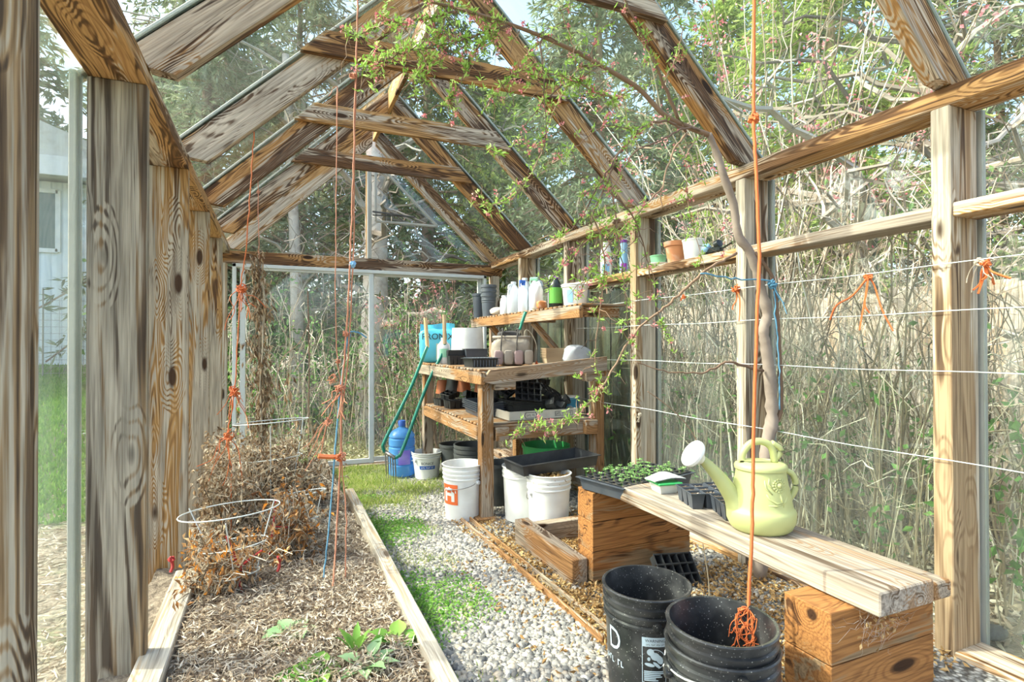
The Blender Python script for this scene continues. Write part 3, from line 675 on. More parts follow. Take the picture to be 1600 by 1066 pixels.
n = 40000; m = MB(); P = np.stack([2.75+3*rng.random(n), -.5+8*rng.random(n), np.zeros(n)], 1); P[:, 2] = outz(P[:, 0], P[:, 1])+.01+.03*rng.random(n)
quads(m, P, unit(n)*[1, 1, .3], .05+.08*rng.random(n), .018); tag(link('fallen_leaves', m, L_straw), 'dry leaves and stalks carpeting the ground outside the right glass', 'leaf litter', kind='stuff')
n = 30000; m = MB(); P = np.stack([-1.5+6*rng.random(n), 6.75+5*rng.random(n), np.zeros(n)], 1); P[:, 2] = outz(P[:, 0], P[:, 1])+.01+.02*rng.random(n)
quads(m, P, unit(n)*[1, 1, .3]+[0, 0, .1], .05+.07*rng.random(n), .02); tag(link('ground_cover', m, leafmat('dry_ground', [(0, (.2, .17, .08)), (.5, (.45, .44, .22)), (1, (.75, .72, .5))], .2)), 'sunlit dry grass and leaves on the ground behind the patio door', 'ground cover', kind='stuff')
# ================================================================== ground cover inside
def scatter_stones():
    base = []
    for k in range(6):
        import bmesh
        bm = bmesh.new(); bmesh.ops.create_icosphere(bm, subdivisions=1 if k else 2, radius=1)
        V = np.array([tuple(v.co) for v in bm.verts]); F = np.array([[v.index for v in f.verts] for f in bm.faces]); bm.free()
        V = V*(1+.16*np.sin(V[:, [1]]*2.3+k)+.12*np.cos(V[:, [2]]*3.1+k*2)); base.append((V, F))
    def put(x0, x1, y0, y1, n, s0, s1, clip, zf, idx):
        m = MB(); P = np.stack([x0+(x1-x0)*rng.random(n), y0+(y1-y0)*rng.random(n)], 1); P = P[clip(P[:, 0], P[:, 1])]; n = len(P)
        V, F = base[idx]; s = s0+(s1-s0)*rng.random(n)**2.2
        a = rng.random(n)*6.283; sc = np.stack([s*(.9+.5*rng.random(n)), s*(.7+.4*rng.random(n)), s*(.45+.3*rng.random(n))], 1)
        W = V[None]*sc[:, None]; ca, sa = np.cos(a)[:, None], np.sin(a)[:, None]
        tl = rng.normal(size=n)[:, None]*.3; x = W[..., 0]*ca-W[..., 1]*sa; y = W[..., 0]*sa+W[..., 1]*ca; z = W[..., 2]+x*tl
        z = z+(zf(P[:, 0], P[:, 1])+s*.25)[:, None]; W = np.stack([x+P[:, :1], y+P[:, 1:], z], 2).reshape(-1, 3)
        F = (np.arange(n)[:, None, None]*len(V)+F[None]).reshape(-1, 3); m.add(W, F, None, np.repeat(rng.random(n), len(V))); return m
    return put
put = scatter_stones()
mt, nt, p, o = NT('pebble'); r = ramp(nt, attr(nt, 'rnd').outputs['Fac'], [(0, (.13, .125, .12)), (.3, (.25, .24, .225)), (.6, (.38, .36, .33)), (.85, (.50, .42, .33)), (1, (.72, .68, .62))])
tc = nd(nt, 'TexCoord').outputs['Object']; c = mixc(nt, .5, r.outputs[0], ramp(nt, noise(nt, tc, 120, 3), [(.3, (.6, .6, .6)), (.6, (1, 1, 1))]).outputs[0], 'MULTIPLY')
nt.links.new(c, p.inputs['Base Color']); p.inputs['Roughness'].default_value = .75; M_peb = mt
def pathz(x, y): return gz(y)-.012+bumps(x, y, .006, 9)
def grassiness(x, y): return np.clip((y-2.9)*.55+(.95-x)*1.1-.1+.5*np.sin(x*7+y*3), 0, 1)
for k, (n, s0, s1) in enumerate([(9000, .009, .017), (9000, .008, .015), (9000, .008, .02), (5000, .010, .022)]):
    st = put(.57, 1.28, .9, 4.6, int(n*1.1), s0, s1, lambda x, y: rng.random(len(x)) > .55*grassiness(x, y), pathz, k+1)
    s2 = put(1.28, 2.4, 1.3, 5.2, int(n*.6), s0, s1, lambda x, y: rng.random(len(x)) > .3, pathz, k+1)
    st.V += s2.V; st.F += [f+st.n for f in s2.F]; st.G += s2.G; st.A += s2.A; st.n += s2.n
    tag(link('gravel', st, M_peb, smooth=True), ['mixed grey pebbles forming the gravel of the walkway', 'finer grey gravel mixed among the walkway pebbles', 'rounded gravel stones of the walkway', 'larger pebbles strewn over the walkway gravel'][k], 'gravel', kind='stuff')
# litter of curled brown leaves beside rails and under the bench
def litter(name, label, regions, mat, sz, zf=pathz, lift=.02, fold=.5, cat='leaf litter', flat=.35, wd=.5):
    m = MB()
    for (x0, x1, y0, y1, n) in regions:
        P = np.stack([x0+(x1-x0)*rng.random(n), y0+(y1-y0)*rng.random(n), np.zeros(n)], 1); P[:, 2] = zf(P[:, 0], P[:, 1])+.006+lift*rng.random(n)
        leaves(m, P, unit(n)*[1, 1, flat]+[0, 0, .05], sz*(.6+.8*rng.random(n)), sz*wd, fold)
    return tag(link(name, m, mat), label, cat, kind='stuff')
litter('leaf_litter', 'curled tan dead leaves heaped along the rails and under the benches', [(1.22, 1.62, 1.6, 3.3, 4200), (1.44, 1.9, 2.55, 3.2, 3400), (1.25, 2.4, 1.25, 2.42, 5200), (1.15, 1.5, 3.2, 4.0, 500), (1.9, 2.4, 2.6, 3.7, 1500), (.9, 1.3, 1.5, 3.2, 330)], L_litter, .026)
# straw and dead debris on the bed
litter('bed_debris', 'pale straw and crumbled dead leaves covering the bed soil', [(-.33, .48, 1.2, 4.6, 17000), (-.33, .48, 1.2, 2.8, 13000), (-.40, .45, 4.6, 6.2, 4000)], L_straw, .034, bedz, .028, .2, 'plant debris', .35, .22)
n = 5200; m = MB(); P0 = np.stack([-.33+.8*rng.random(n), 1.2+3.4*rng.random(n), np.zeros(n)], 1); P0[:, 2] = bedz(P0[:, 0], P0[:, 1])+.01+.02*rng.random(n); P1 = P0+unit(n)*[1, 1, .15]*(.04+.10*rng.random((n, 1)))
P1[:, 0] = np.clip(P1[:, 0], -.33, .49); canes(m, P0, P1, np.full(n, .012), np.full(n, .0016), 5, 3, .006); tag(link('straw_stalks', m, L_straw), 'thin dry stalks lying tangled on the bed soil', 'plant debris', kind='stuff')
# grass on the path
def gclip(x, y): return np.clip((y-2.4)*.30+(.86-x)*2.0+.42*np.sin(x*9+y*4)*np.cos(y*5-x*3)-.12, 0, 1)**1.3
lawn('path_grass', 'fresh green grass tufts growing through the gravel near the door', .57, 1.34, 1.7, 6.2, 42000, L_grass, .032, gclip, wd=.004, zf=pathz, lean=.8)
lawn('door_grass', 'longer grass between the bed end and the patio door', .2, 1.9, 4.5, 6.2, 26000, L_grass, .045, lambda x, y: np.clip(.45+.5*np.sin(x*8+1)*np.cos(y*7)-abs(x-.9)*.3, .05, 1), wd=.005, zf=pathz, lean=.9)
n = 15000; xx = .57+.40*rng.random(n)**1.7; yy = 1.5+3.3*rng.random(n); ok = np.sin(yy*5.2+.6)*.6+.55 > rng.random(n)*1.1+(xx-.57)*1.2; P = np.stack([xx, yy, pathz(xx, yy)+.012+.02*rng.random(n)], 1)[ok]
m = MB(); leaves(m, P, unit(len(P))*[1, 1, .4]+[0, 0, .2], .014+.012*rng.random(len(P)), .010, .1); tag(link('chickweed', m, L_weed), 'low bright green chickweed creeping along the bed edging', 'weeds', kind='stuff')

# ================================================================== edging, rails, timber kerbs
m = MB(); beam(m, (.527, .3, .035), (.527, 4.42, .035), .062, .13); link_k = link('edging_board', m, W_pale); tag(link_k, 'long sun-bleached board edging the right side of the planting bed', 'edging')
m = MB(); beam(m, (-.395, .3, .075), (-.395, 3.15, .075), .10, .05); tag(link('edging_plank', m, W_pale), 'pale plank lying along the left wall side of the bed', 'edging')
m = MB(); beam(m, (1.228, 1.93, -.006), (1.228, 4.1, -.062), .014, .05); tag(link('edging_strip', m, W_bench), 'thin sunken edging strip in the gravel, the longer left one of two', 'edging', 'gravel edging strips')
m = MB(); beam(m, (1.287, 1.97, -.006), (1.287, 4.3, -.066), .012, .05); tag(link('edging_strip', m, W_bench), 'thin sunken edging strip in the leaves, the right one beside the timber kerb', 'edging', 'gravel edging strips')
m = MB(); beam(m, (1.428, 2.46, .03), (1.428, 3.19, .03), .09, .16); tag(link('timber_kerb', m, W_bench), 'short reddish timber kerb running from the far sleeper stack to the potting bench', 'kerb')
m = MB(); beam(m, (1.48, 3.15, .02), (2.38, 3.15, .02), .08, .12); tag(link('timber_kerb', m, W_bench), 'low timber kerb under the black tray, at right angles to the other kerb', 'kerb')
# the plank bench on two stacks of sleepers
ST = thing('sleeper_stack', 'three stacked cut sleepers carrying the far end of the plank bench', 'timber', (1.48, 2.42, 0))
for k in range(3): link('sleeper', beam(MB(), (0, .075, .075+k*.15), (.62, .075, .075+k*.15), .15, .147, ch=.002), W_timber, ST)
ST = thing('sleeper_stack', 'three stacked cut sleepers carrying the near end of the plank bench', 'timber', (1.425, 1.065, 0))
for k in range(3): link('sleeper', beam(MB(), (0, .085, .075+k*.15), (.46, .085, .075+k*.15), .155, .147, ch=.002), W_timber, ST)
BP = thing('plank_bench', 'two thick weathered planks laid as a low bench for the watering can', 'bench', (1.65, 1.6, .45))
link('front_plank', beam(MB(), (-.015, -.605, .036), (-.003, .65, .036), .235, .068, ch=.004), W_plank, BP)
link('rear_plank', beam(MB(), (.153, -.60, .026), (.166, .55, .026), .085, .052, ch=.005), W_bench, BP)

# ================================================================== potting bench and shelves
PB = thing('potting_bench', 'two tier slatted timber potting bench along the right wall', 'bench', (1.9, 4.6, 0)); bx, by = 1.9, 4.6
def L(n, a, b, wd, ht, upv=(0, 0, 1), mat=W_bench, par=PB, o=(1.9, 4.6, 0)):
    o = Vector(o); return link(n, beam(MB(), Vector(a)-o, Vector(b)-o, wd, ht, upv), mat, par)
L('leg', (1.41, 3.78, -.06), (1.41, 3.78, .93), .092, .092, (1, 0, 0))
L('foot_block', (1.40, 3.70, -.06), (1.40, 3.92, -.06), .17, .05)
L('leg', (1.41, 5.45, -.11), (1.41, 5.45, .93), .092, .092, (1, 0, 0))
L('leg', (2.36, 3.80, -.06), (2.36, 3.80, .93), .092, .092, (1, 0, 0)); L('leg', (2.36, 5.35, -.11), (2.36, 5.35, .93), .09, .09, (1, 0, 0))
L('side_rail', (1.35, 3.66, .965), (1.35, 5.56, .965), .038, .09); L('rear_rail', (2.38, 3.66, .97), (2.38, 5.56, .97), .038, .08)
L('end_block', (1.44, 3.70, .925), (1.60, 3.70, .925), .08, .09); L('end_block', (2.2, 3.72, .97), (2.39, 3.72, .97), .08, .10)
m = MB(); prism(m, [(1.345, .945), (1.40, 1.025), (2.37, 1.112), (2.37, 1.005), (1.42, .925)], 3.655, 3.69, Matrix.Translation((-bx, -by, 0))); link('front_lip', m, W_plank, PB)
m = MB()
for i in range(23): beam(m, (1.34-bx, 3.75+i*.079-by, 1.02), (2.39-bx, 3.75+i*.079-by, 1.02), .055, .018)
link('slatted_top', m, W_bench, PB)
L('lower_side_rail', (1.38, 3.83, .555), (1.38, 5.42, .555), .038, .10); L('lower_rear_rail', (2.30, 3.83, .555), (2.30, 5.42, .555), .038, .10)
L('lower_front_rail', (1.46, 3.80, .555), (2.33, 3.80, .555), .05, .11); L('end_block', (1.47, 3.745, .555), (1.57, 3.745, .555), .06, .10); L('end_block', (2.22, 3.75, .56), (2.33, 3.75, .56), .05, .11)
m = MB()
for i in range(20): beam(m, (1.37-bx, 3.84+i*.079-by, .617), (2.32-bx, 3.84+i*.079-by, .617), .055, .016)
link('slatted_shelf', m, W_bench, PB)
WS = thing('wall_shelf', 'slatted timber shelf high on the right wall above the potting bench', 'shelf', (2.23, 4.65, 1.4)); o_ = (2.23, 4.65, 1.4)
L('front_rail', (2.05, 3.50, 1.445), (2.05, 5.92, 1.445), .035, .09, par=WS, o=o_)
m = MB()
for i in range(30): box(m, .01, -1.13+i*.0795, .10, .38, .05, .016)
link('slats', m, W_bench, WS)
for y in (3.56, 4.60, 5.85): L('cross_rail', (2.07, y, 1.445), (2.41, y, 1.445), .035, .07, par=WS, o=o_)
for y in (4.40, 5.43): L('brace', (2.09, y, 1.40), (2.41, y, 1.06), .04, .08, (0, 1, 0), par=WS, o=o_)

# ================================================================== buckets
def bucket(name, label, x, y, z, h, rt_, rb, mat, bail=None, bail_ang=0, bail_tilt=100, group=None, ribs=(.045, .075, .105), cat='bucket', grip=True, wire=M_steel):
    t = thing(name, label, cat, (x, y, z), group=group); m = MB(); sl = (rt_-rb)/h
    def r(zz): return rb+sl*zz
    pr = [(.001, .004), (rb-.01, .004), (rb, 0), (rb, .006)]
    pr += [(r(h-ribs[-1])-.001, h-ribs[-1])]
    for q in ribs[::-1]:
        pr += [(r(h-q)+.007, h-q+.003), (r(h-q)+.007, h-q+.010), (r(h-q), h-q+.014)]
    pr += [(r(h), h-.012), (rt_+.006, h-.010), (rt_+.008, h-.003), (rt_+.004, h), (rt_-.003, h-.001), (rt_-.005, h-.012), (rb-.004, .012), (.001, .010)]
    lathe(m, pr, 48); link('body', m, mat, t, smooth=40)
    if bail:
        ez = h-ribs[-1]+(.018 if wire is M_bail else -.02) if len(ribs) > 1 else h-.04; rr = r(ez)+.008; a = R(bail_ang); ca, sa = math.cos(a), math.sin(a); tl = R(bail_tilt)
        pts = []
        for q in np.linspace(0, math.pi, 17):
            u_, v_ = math.cos(q)*rr, math.sin(q)*rr*1.02
            hx, hz = math.sin(tl)*v_, math.cos(tl)*v_
            if tl > 1.4: hx = max(hx, math.sqrt(max(0, (r(max(.01, ez+hz))+.012)**2-u_*u_)))
            pts.append((ca*u_-sa*hx, sa*u_+ca*hx, ez+hz))
        b = link('bail_handle', tube(MB(), pts, .0028, 6), wire, t, smooth=True)
        if grip: link('grip', tube(MB(), pts[7:10], .008, 8), mat, b, smooth=True)
        for s in (-1, 1):
            m = MB(); lathe(m, [(.001, .012), (.014, .010), (.016, 0), (.016, -.01)], 12, TR(s*ca*rr, s*sa*rr, ez) @ Matrix.Rotation(a+(math.pi if s < 0 else 0), 4, 'Z') @ Matrix.Rotation(math.pi/2, 4, 'Y'))
            link('ear', m, mat, t, smooth=40)
    return t, r
def decal(t, name, geo, mat, r, ang, z, parent=None, lift=.0015, slope=0, k=1):
    V, F = geo; V = np.asarray(V)*k; return link(name, MB().add(wrap_cyl(V, r, ang, z, slope, lift), F), mat, parent or t)
def shapes(polys):  # list of convex polygons -> geometry
    V = []; F = []
    for P in polys:
        n = len(V); V += [(a, b, 0) for a, b in P]; F.append(tuple(range(n, n+len(P))))
    return np.array(V, float), F
def ell(cx, cy, rx, ry, n=14, a=0):
    return [(cx+rx*math.cos(q)*math.cos(a)-ry*math.sin(q)*math.sin(a), cy+rx*math.cos(q)*math.sin(a)+ry*math.sin(q)*math.cos(a)) for q in np.arange(n)/n*6.2832]
def ring(cx, cy, r0, w_, a0=0, a1=360, n=16):
    out = []; 
    for i in range(n):
        p, q = R(a0+(a1-a0)*i/n), R(a0+(a1-a0)*(i+1)/n); out.append([(cx+r0*math.cos(p), cy+r0*math.sin(p)), (cx+(r0+w_)*math.cos(p), cy+(r0+w_)*math.sin(p)), (cx+(r0+w_)*math.cos(q), cy+(r0+w_)*math.sin(q)), (cx+r0*math.cos(q), cy+r0*math.sin(q))])
    return out
def scribble(w_, h_, n):   # a line of print too small to read
    out = []; x0 = -w_/2; st_ = w_/n
    for i in range(n):
        if i % 5 == 4: continue
        a = x0+i*st_; k = i*7 % 3; out += [[(a, -h_/2), (a+st_*.25, -h_/2), (a+st_*.25, h_/2), (a, h_/2)], [(a, h_/2*(k-1)-h_*.1), (a+st_*.7, h_/2*(k-1)-h_*.1), (a+st_*.7, h_/2*(k-1)+h_*.1), (a, h_/2*(k-1)+h_*.1)]]
    return out
def warning_label(t, r, ang, z, sl):
    w_, h_ = .062, .118
    fr = [[(-w_/2, -h_/2), (w_/2, -h_/2), (w_/2, -h_/2+.0015), (-w_/2, -h_/2+.0015)], [(-w_/2, -h_/2), (-w_/2+.0015, -h_/2), (-w_/2+.0015, h_/2), (-w_/2, h_/2)], [(w_/2-.0015, -h_/2), (w_/2, -h_/2), (w_/2, h_/2), (w_/2-.0015, h_/2)]]
    fr += [[(a, h_/2-.024), (a+w_/8, h_/2-.024), (a+w_/8, h_/2), (a, h_/2)] for a in np.linspace(-w_/2, w_/2-w_/8, 8)]
    for k, (a, b) in enumerate([(-.026, .026), (-.026, .026), (-.026, .016), (-.026, .020), (-.026, .004), (-.026, .010)]): 
        yy = -h_/2+.028-k*.0046; fr += [[(q, yy), (q+(b-a)/5, yy), (q+(b-a)/5, yy+.003), (q, yy+.003)] for q in a+np.arange(5)*(b-a)/5]
    fr += ring(.002, .003, .024, .0018, -70, 130, 16)+[ell(-.010, .021, .009, .009), ell(.002, .010, .013, .010, a=-.5), ell(.013, .002, .008, .013, a=.5), ell(-.014, .003, .004, .005), ell(-.012, -.012, .013, .0045, a=-.2), ell(.006, -.012, .012, .004, a=-.7)]
    lb = decal(t, 'warning_label', shapes(fr), P_label, r, ang, z, slope=sl, k=1.27)
    V, F = text_geo('WARNING', .0105); V = V+[.002, h_/2-.0085, 0]; decal(t, 'label_text', (V, F), P_blackink, r, ang, z, parent=lb, lift=.0024, slope=sl, k=1.27)
    V, F = shapes(scribble(.045, .0035, 18)); V = V+[.002, h_/2-.0185, 0]; decal(t, 'label_text', (V, F), P_blackink, r, ang, z, parent=lb, lift=.0024, slope=sl, k=1.27)
b1, r1 = bucket('bucket', 'black five gallon bucket with a pale warning label, left of the two on the gravel', 1.195, 1.60, 0, .372, .146, .130, P_black, True, -113, 104, wire=M_bail)
sl = .016/.372
cd = math.atan2(-1.60, -1.195)
warning_label(b1, r1(.17), cd+.18, .175, sl)
V, F = text_geo('D', .105); V[:, 0] *= .8; decal(b1, 'letter', (V, F), P_label, r1(.19), cd-.86, .205, slope=sl)
V, F = shapes(scribble(.10, .018, 7)); decal(b1, 'lettering', (V, F), P_label, r1(.13), cd-.92, .135, slope=sl)
b2, r2_ = bucket('bucket', 'black bucket nested on top, holding the frayed orange rope end, nearest the camera', 1.155, 1.205, .055, .372, .146, .130, P_black, True, 67, 104, group='nested black buckets', wire=M_bail)
b3, _ = bucket('bucket', 'lower black bucket that the frayed rope bucket is nested into', 1.155, 1.205, 0, .372, .148, .134, P_black, True, -20, 112, group='nested black buckets', wire=M_bail)
for o in b2.children:
    if o.name.startswith('body'): o.scale = (.985, .985, 1)
# white buckets under the potting bench
bA, rA = bucket('bucket', 'small white pail with a blue printed band beside the water jug', 1.389, 5.40, -.105, .255, .148, .115, P_white, True, 25, 100, ribs=(.03, .055), wire=P_white)
ca_ = math.atan2(-5.4, -1.389)
V, F = grid_rect(.155, .034, nx=12); decal(bA, 'blue_band', (V, F), P_blue, rA(.12), ca_+.05, .115, slope=.12)
V, F = text_geo('BONICE', .034); decal(bA, 'lettering', (V, F), P_blackink, rA(.16), ca_+.05, .155, slope=.12)
V, F = shapes(scribble(.12, .014, 12)); decal(bA, 'band_lettering', (V, F), P_white, rA(.12), ca_+.05, .115, lift=.003, slope=.12)
bB, rB = bucket('bucket', 'white bucket with an orange store logo beside the front bench leg', 1.275, 3.90, -.06, .395, .147, .128, P_white, True, 120, 105)
cb = math.atan2(-3.9, -1.275)
def rr_(w_, h_, r, n=5):
    P = []
    for cx, cy, a in ((w_/2-r, h_/2-r, 0), (-w_/2+r, h_/2-r, 90), (-w_/2+r, -h_/2+r, 180), (w_/2-r, -h_/2+r, 270)):
        P += [(cx+r*math.cos(R(a+90*i/n)), cy+r*math.sin(R(a+90*i/n))) for i in range(n+1)]
    return P
def strips(w_, h_, n=12): return [[(-w_/2+w_*i/n, -h_/2), (-w_/2+w_*(i+1)/n, -h_/2), (-w_/2+w_*(i+1)/n, h_/2), (-w_/2+w_*i/n, h_/2)] for i in range(n)]
lg = decal(bB, 'orange_logo', shapes(strips(.14, .145)), P_orange, rB(.19), cb-.78, .19, lift=.002, slope=.048)
decal(bB, 'logo_figure', shapes([[(-.045, -.05), (-.02, -.05), (-.02, .03), (-.045, .012)], [(-.02, -.01), (.02, -.01), (.02, .012), (-.02, .012)], [(.02, -.05), (.045, -.05), (.045, .012), (.02, .03)], [(-.058, .012), (0, .040), (0, .056), (-.058, .028)], [(0, .040), (.058, .012), (.058, .028), (0, .056)]]), P_white, rB(.19), cb-.78, .19, parent=lg, lift=.0035, slope=.048)
bC, rC = bucket('bucket', 'white bucket of dry leaves under the front edge of the black tray', 1.71, 3.36, -.045, .385, .148, .13, P_white, True, 6, 128)
bD, rD = bucket('bucket', 'white bucket half hidden behind the leaf filled one', 1.66, 3.68, -.055, .385, .146, .128, P_white, ribs=(.05, .08))
m = MB(); n = 500; a = rng.random(n)*6.28; q = np.sqrt(rng.random(n))*.13; P = np.stack([1.71+q*np.cos(a), 3.36+q*np.sin(a), .27+.05*rng.random(n)], 1); leaves(m, P, unit(n)*[1, 1, .5], .035, .02, .4)
tag(link('dead_leaf_heap', m, L_litter), 'dry brown leaves filling the white bucket under the black tray', 'leaves', kind='stuff')
# leaves in the left black bucket
m = MB(); n = 9; leaves(m, np.stack([1.19+.04*rng.normal(size=n), 1.6+.04*rng.normal(size=n), .03+.02*rng.random(n)], 1), unit(n), .04, .02, .3); tag(link('leaf_scraps', m, L_litter), 'few dry leaf scraps inside the left black bucket', 'leaves', kind='stuff')
def pot(name, label, x, y, z, h, rt_, rb, mat, rim=.012, rimh=.03, cat='plant pot', group=None, ribs=0, n=32, tilt=0, rz=0):
    m = MB(); pr = [(.001, .004), (rb, 0), (rb+(rt_-rb)*.05, .01)]
    for k in range(ribs):
        zz = h*(.62+.09*k); q = rb+(rt_-rb)*zz/h; pr += [(q, zz), (q+.004, zz+.004), (q+.004, zz+.010), (q, zz+.014)]
    q = rb+(rt_-rb)*(h-rimh)/h
    pr += [(q, h-rimh), (q+rim*.6, h-rimh+.002), (rt_+rim*.5, h-.002), (rt_, h), (rt_-.006, h-.002), (rb-.004, .012), (.001, .010)]
    lathe(m, pr, n, TR(0, 0, 0, rz, tilt)); o = link(name, m, mat, smooth=40, base=Vector((0, 0, 0))); o.location = (x, y, z); return tag(o, label, cat, group)
P_nurs = plastic('nursery_grey', (.05, .055, .058), .5, .4, (.14, .14, .13)); P_nurs2 = plastic('faded_nursery', (.085, .10, .125), .5, .3, (.2, .2, .2))
M_terra = plastic('terracotta', (.48, .20, .09), .8, .9, (.62, .52, .44)); M_terra2 = plastic('terracotta_plastic', (.42, .13, .05), .5, .1)
pot('nursery_pot', 'big black nursery pot tucked behind the white pail', 1.66, 5.33, -.11, .33, .155, .12, P_nurs)
pot('nursery_pot', 'ribbed grey nursery pot at the bottom of the stack behind the front bench leg', 1.60, 4.62, -.085, .30, .16, .13, P_nurs, ribs=2, group='stack of ribbed nursery pots')
for k in range(3): pot('nursery_pot', ['second', 'third', 'topmost'][k]+' ribbed grey nursery pot in the stack behind the front bench leg', 1.60, 4.62, -.045+.04*k, .30, .162, .13, P_nurs, ribs=2, group='stack of ribbed nursery pots')
pot('nursery_pot', 'dark nursery pot in shade behind the front leg and the white buckets', 1.66, 4.15, -.07, .33, .13, .11, P_nurs)
pot('green_tub', 'wide bright green tub standing behind the long black tray', 2.12, 4.22, -.07, .43, .20, .16, P_ltgreen, cat='tub')
# long black tray resting on the white buckets
def tray(name, label, x, y, z, lx, ly, h, mat=P_tray, rz=0, tilt=0, ty=0, lip=.014, cat='tray', group=None, taper=.012, parent=None):
    m = MB(); th = .004
    def ringv(ax, ay, zz): return [(-ax, -ay, zz), (ax, -ay, zz), (ax, ay, zz), (-ax, ay, zz)]
    a, b = lx/2, ly/2; t = taper
    rows = [ringv(a-t, b-t, 0), ringv(a, b, h-.004), ringv(a+lip, b+lip, h-.004), ringv(a+lip, b+lip, h), ringv(a-.003, b-.003, h), ringv(a-t-.003, b-t-.003, .004)]
    V = [p for r_ in rows for p in r_]; F = [(3, 2, 1, 0)]
    for i in range(5):
        for j in range(4): F.append((i*4+j, i*4+(j+1) % 4, (i+1)*4+(j+1) % 4, (i+1)*4+j))
    F.append((20, 21, 22, 23)); m.add(V, F)
    o = link(name, m, mat, parent=parent, base=Vector((0, 0, 0))); o.location = (x, y, z); o.rotation_euler = (tilt, ty, rz)
    return tag(o, label, cat, group) if parent is None else o
tray('black_tray', 'long deep black tray lying across the white buckets', 1.80, 3.50, .338, .60, .30, .075, P_tray, R(3), lip=.016, ty=R(-2))
# ================================================================== things on the plank bench
def cells(parent, name, nx, ny, px, py, h, mat, top=.8, z=0, rim=True):
    """open tapered cells joined by a rim"""
    m = MB(); th = .0025
    for i in range(nx):
        for j in range(ny):
            cx, cy = (i-(nx-1)/2)*px, (j-(ny-1)/2)*py; a, b = px*.47, py*.47; a2, b2 = a*top, b*top
            V = []
            for (aa, bb, zz) in ((a2, b2, 0), (a, b, h), (a-.003, b-.003, h), (a2-.003, b2-.003, .003)):
                V += [(cx-aa, cy-bb, z+zz), (cx+aa, cy-bb, z+zz), (cx+aa, cy+bb, z+zz), (cx-aa, cy+bb, z+zz)]
            F = [(3, 2, 1, 0), (12, 13, 14, 15)]
            for q in range(3):
                for k in range(4): F.append((q*4+k, q*4+(k+1) % 4, (q+1)*4+(k+1) % 4, (q+1)*4+k))
            m.add(V, F)
    if rim:
        w_, l_ = nx*px, ny*py
        for i in range(nx+1): box(m, (i-nx/2)*px, 0, z+h+.001, .005, l_+.006, .004, ch=.0005)
        for j in range(ny+1): box(m, 0, (j-ny/2)*py, z+h+.001, w_+.006, .005, .004, ch=.0005)
    return link(name, m, mat, parent)
def soil_fill(parent, nx, ny, px, py, z, seeds=0, n_per=14):
    m = MB()
    for i in range(nx):
        for j in range(ny):
            cx, cy = (i-(nx-1)/2)*px, (j-(ny-1)/2)*py
            box(m, cx, cy, z-.006, px*.86, py*.86, .012, ch=.003)
    link('potting_soil', m, M_soilp, parent)
    m = MB(); n = nx*ny*n_per; P = np.stack([(rng.random(n)-.5)*nx*px*.94, (rng.random(n)-.5)*ny*py*.94, np.full(n, z+.001)], 1)
    leaves(m, P, unit(n)*[1, 1, .4]+[0, 0, .1], .006, .004, .2); o = link('soil_crumbs', m, L_straw, parent); o['kind'] = 'stuff'
M_soilp = plastic('seed_soil', (.09, .065, .045), .95, .5, (.22, .18, .13))
STR = thing('seedling_tray', 'wide black tray of small green seedlings on the far sleeper stack', 'seedling tray', (1.755, 2.43, .455), R(14)); k0 = STR
base = tray('outer_tray', '', 0, 0, 0, .545, .30, .062, P_navy, parent=STR)
cells(STR, 'cell_insert', 12, 6, .0445, .0485, .045, P_tray, .7, .02)
soil_fill(STR, 12, 6, .0445, .0485, .060, n_per=8)
m = MB(); sm = MB()
for i in range(12):
    for j in range(6):
        if rng.random() > (1.0 if 1 < i < 9 and j < 5 else .35): continue
        for q in range(2):
            c = np.array([(i-5.5)*.0445+rng.normal()*.006, (j-2.5)*.0485+rng.normal()*.006, .062]); hh = .018+.022*rng.random()
            tube(sm, [c, c+[rng.normal()*.003, rng.normal()*.003, hh]], .0008, 3); a = rng.random()*3.14
            nl = 4; D = np.array([[math.cos(a+k*1.57), math.sin(a+k*1.57), .25] for k in range(nl)]); leaves(m, np.repeat((c+[0, 0, hh])[None], nl, 0), D, .013+.006*rng.random(), .010, .1)
link('seedling_stems', sm, L_weed, STR)['kind'] = 'stuff'; link('seedling_leaves', m, leafmat('seedling', [(0, (.14, .33, .08)), (1, (.42, .62, .26))], .4), STR)
GT = thing('seed_tub', 'small clear tub with green lid and a paper seed packet on top', 'tub', (1.66, 2.085, .521), R(-8))
tray('tub_body', '', 0, 0, 0, .10, .10, .042, plastic('clear_tub', (.62, .64, .60), .2, .3), parent=GT, lip=0, taper=.01); m = MB(); box(m, 0, 0, .046, .122, .122, .010, ch=.004); link('green_lid', m, P_ltgreen, GT)
m = MB(); xs = np.linspace(-.075, .085, 7); V = [(x_, y_, .056+.018*math.sin(x_*30+1)*(.5+y_*4)+.012) for y_ in (-.05, 0, .05) for x_ in xs]
F = [(j*7+i, j*7+i+1, (j+1)*7+i+1, (j+1)*7+i) for j in range(2) for i in range(6)]; V2 = [(a, b, c-.004) for a, b, c in V]
m.add(V+V2, F+[(a+21, d+21, c+21, b+21) for a, b, c, d in F]); link('seed_packet', m, plastic('packet_paper', (.62, .64, .62), .5, .6, (.3, .36, .4)), GT)
for (x, y, rz, lb) in ((1.66, 1.865, R(72), 'black six cell pack of soil nearest the green lidded tub'), (1.79, 1.84, R(70), 'black six cell pack behind the others, near the glass'), (1.675, 1.685, R(66), 'black six cell pack right beside the watering can')):
    t = thing('cell_pack', lb, 'cell pack', (x, y, .521), rz, 'six cell packs on the plank bench')
    cells(t, 'cells', 3, 2, .0545, .062, .062, P_navy, .72); soil_fill(t, 3, 2, .0545, .062, .056, n_per=34)
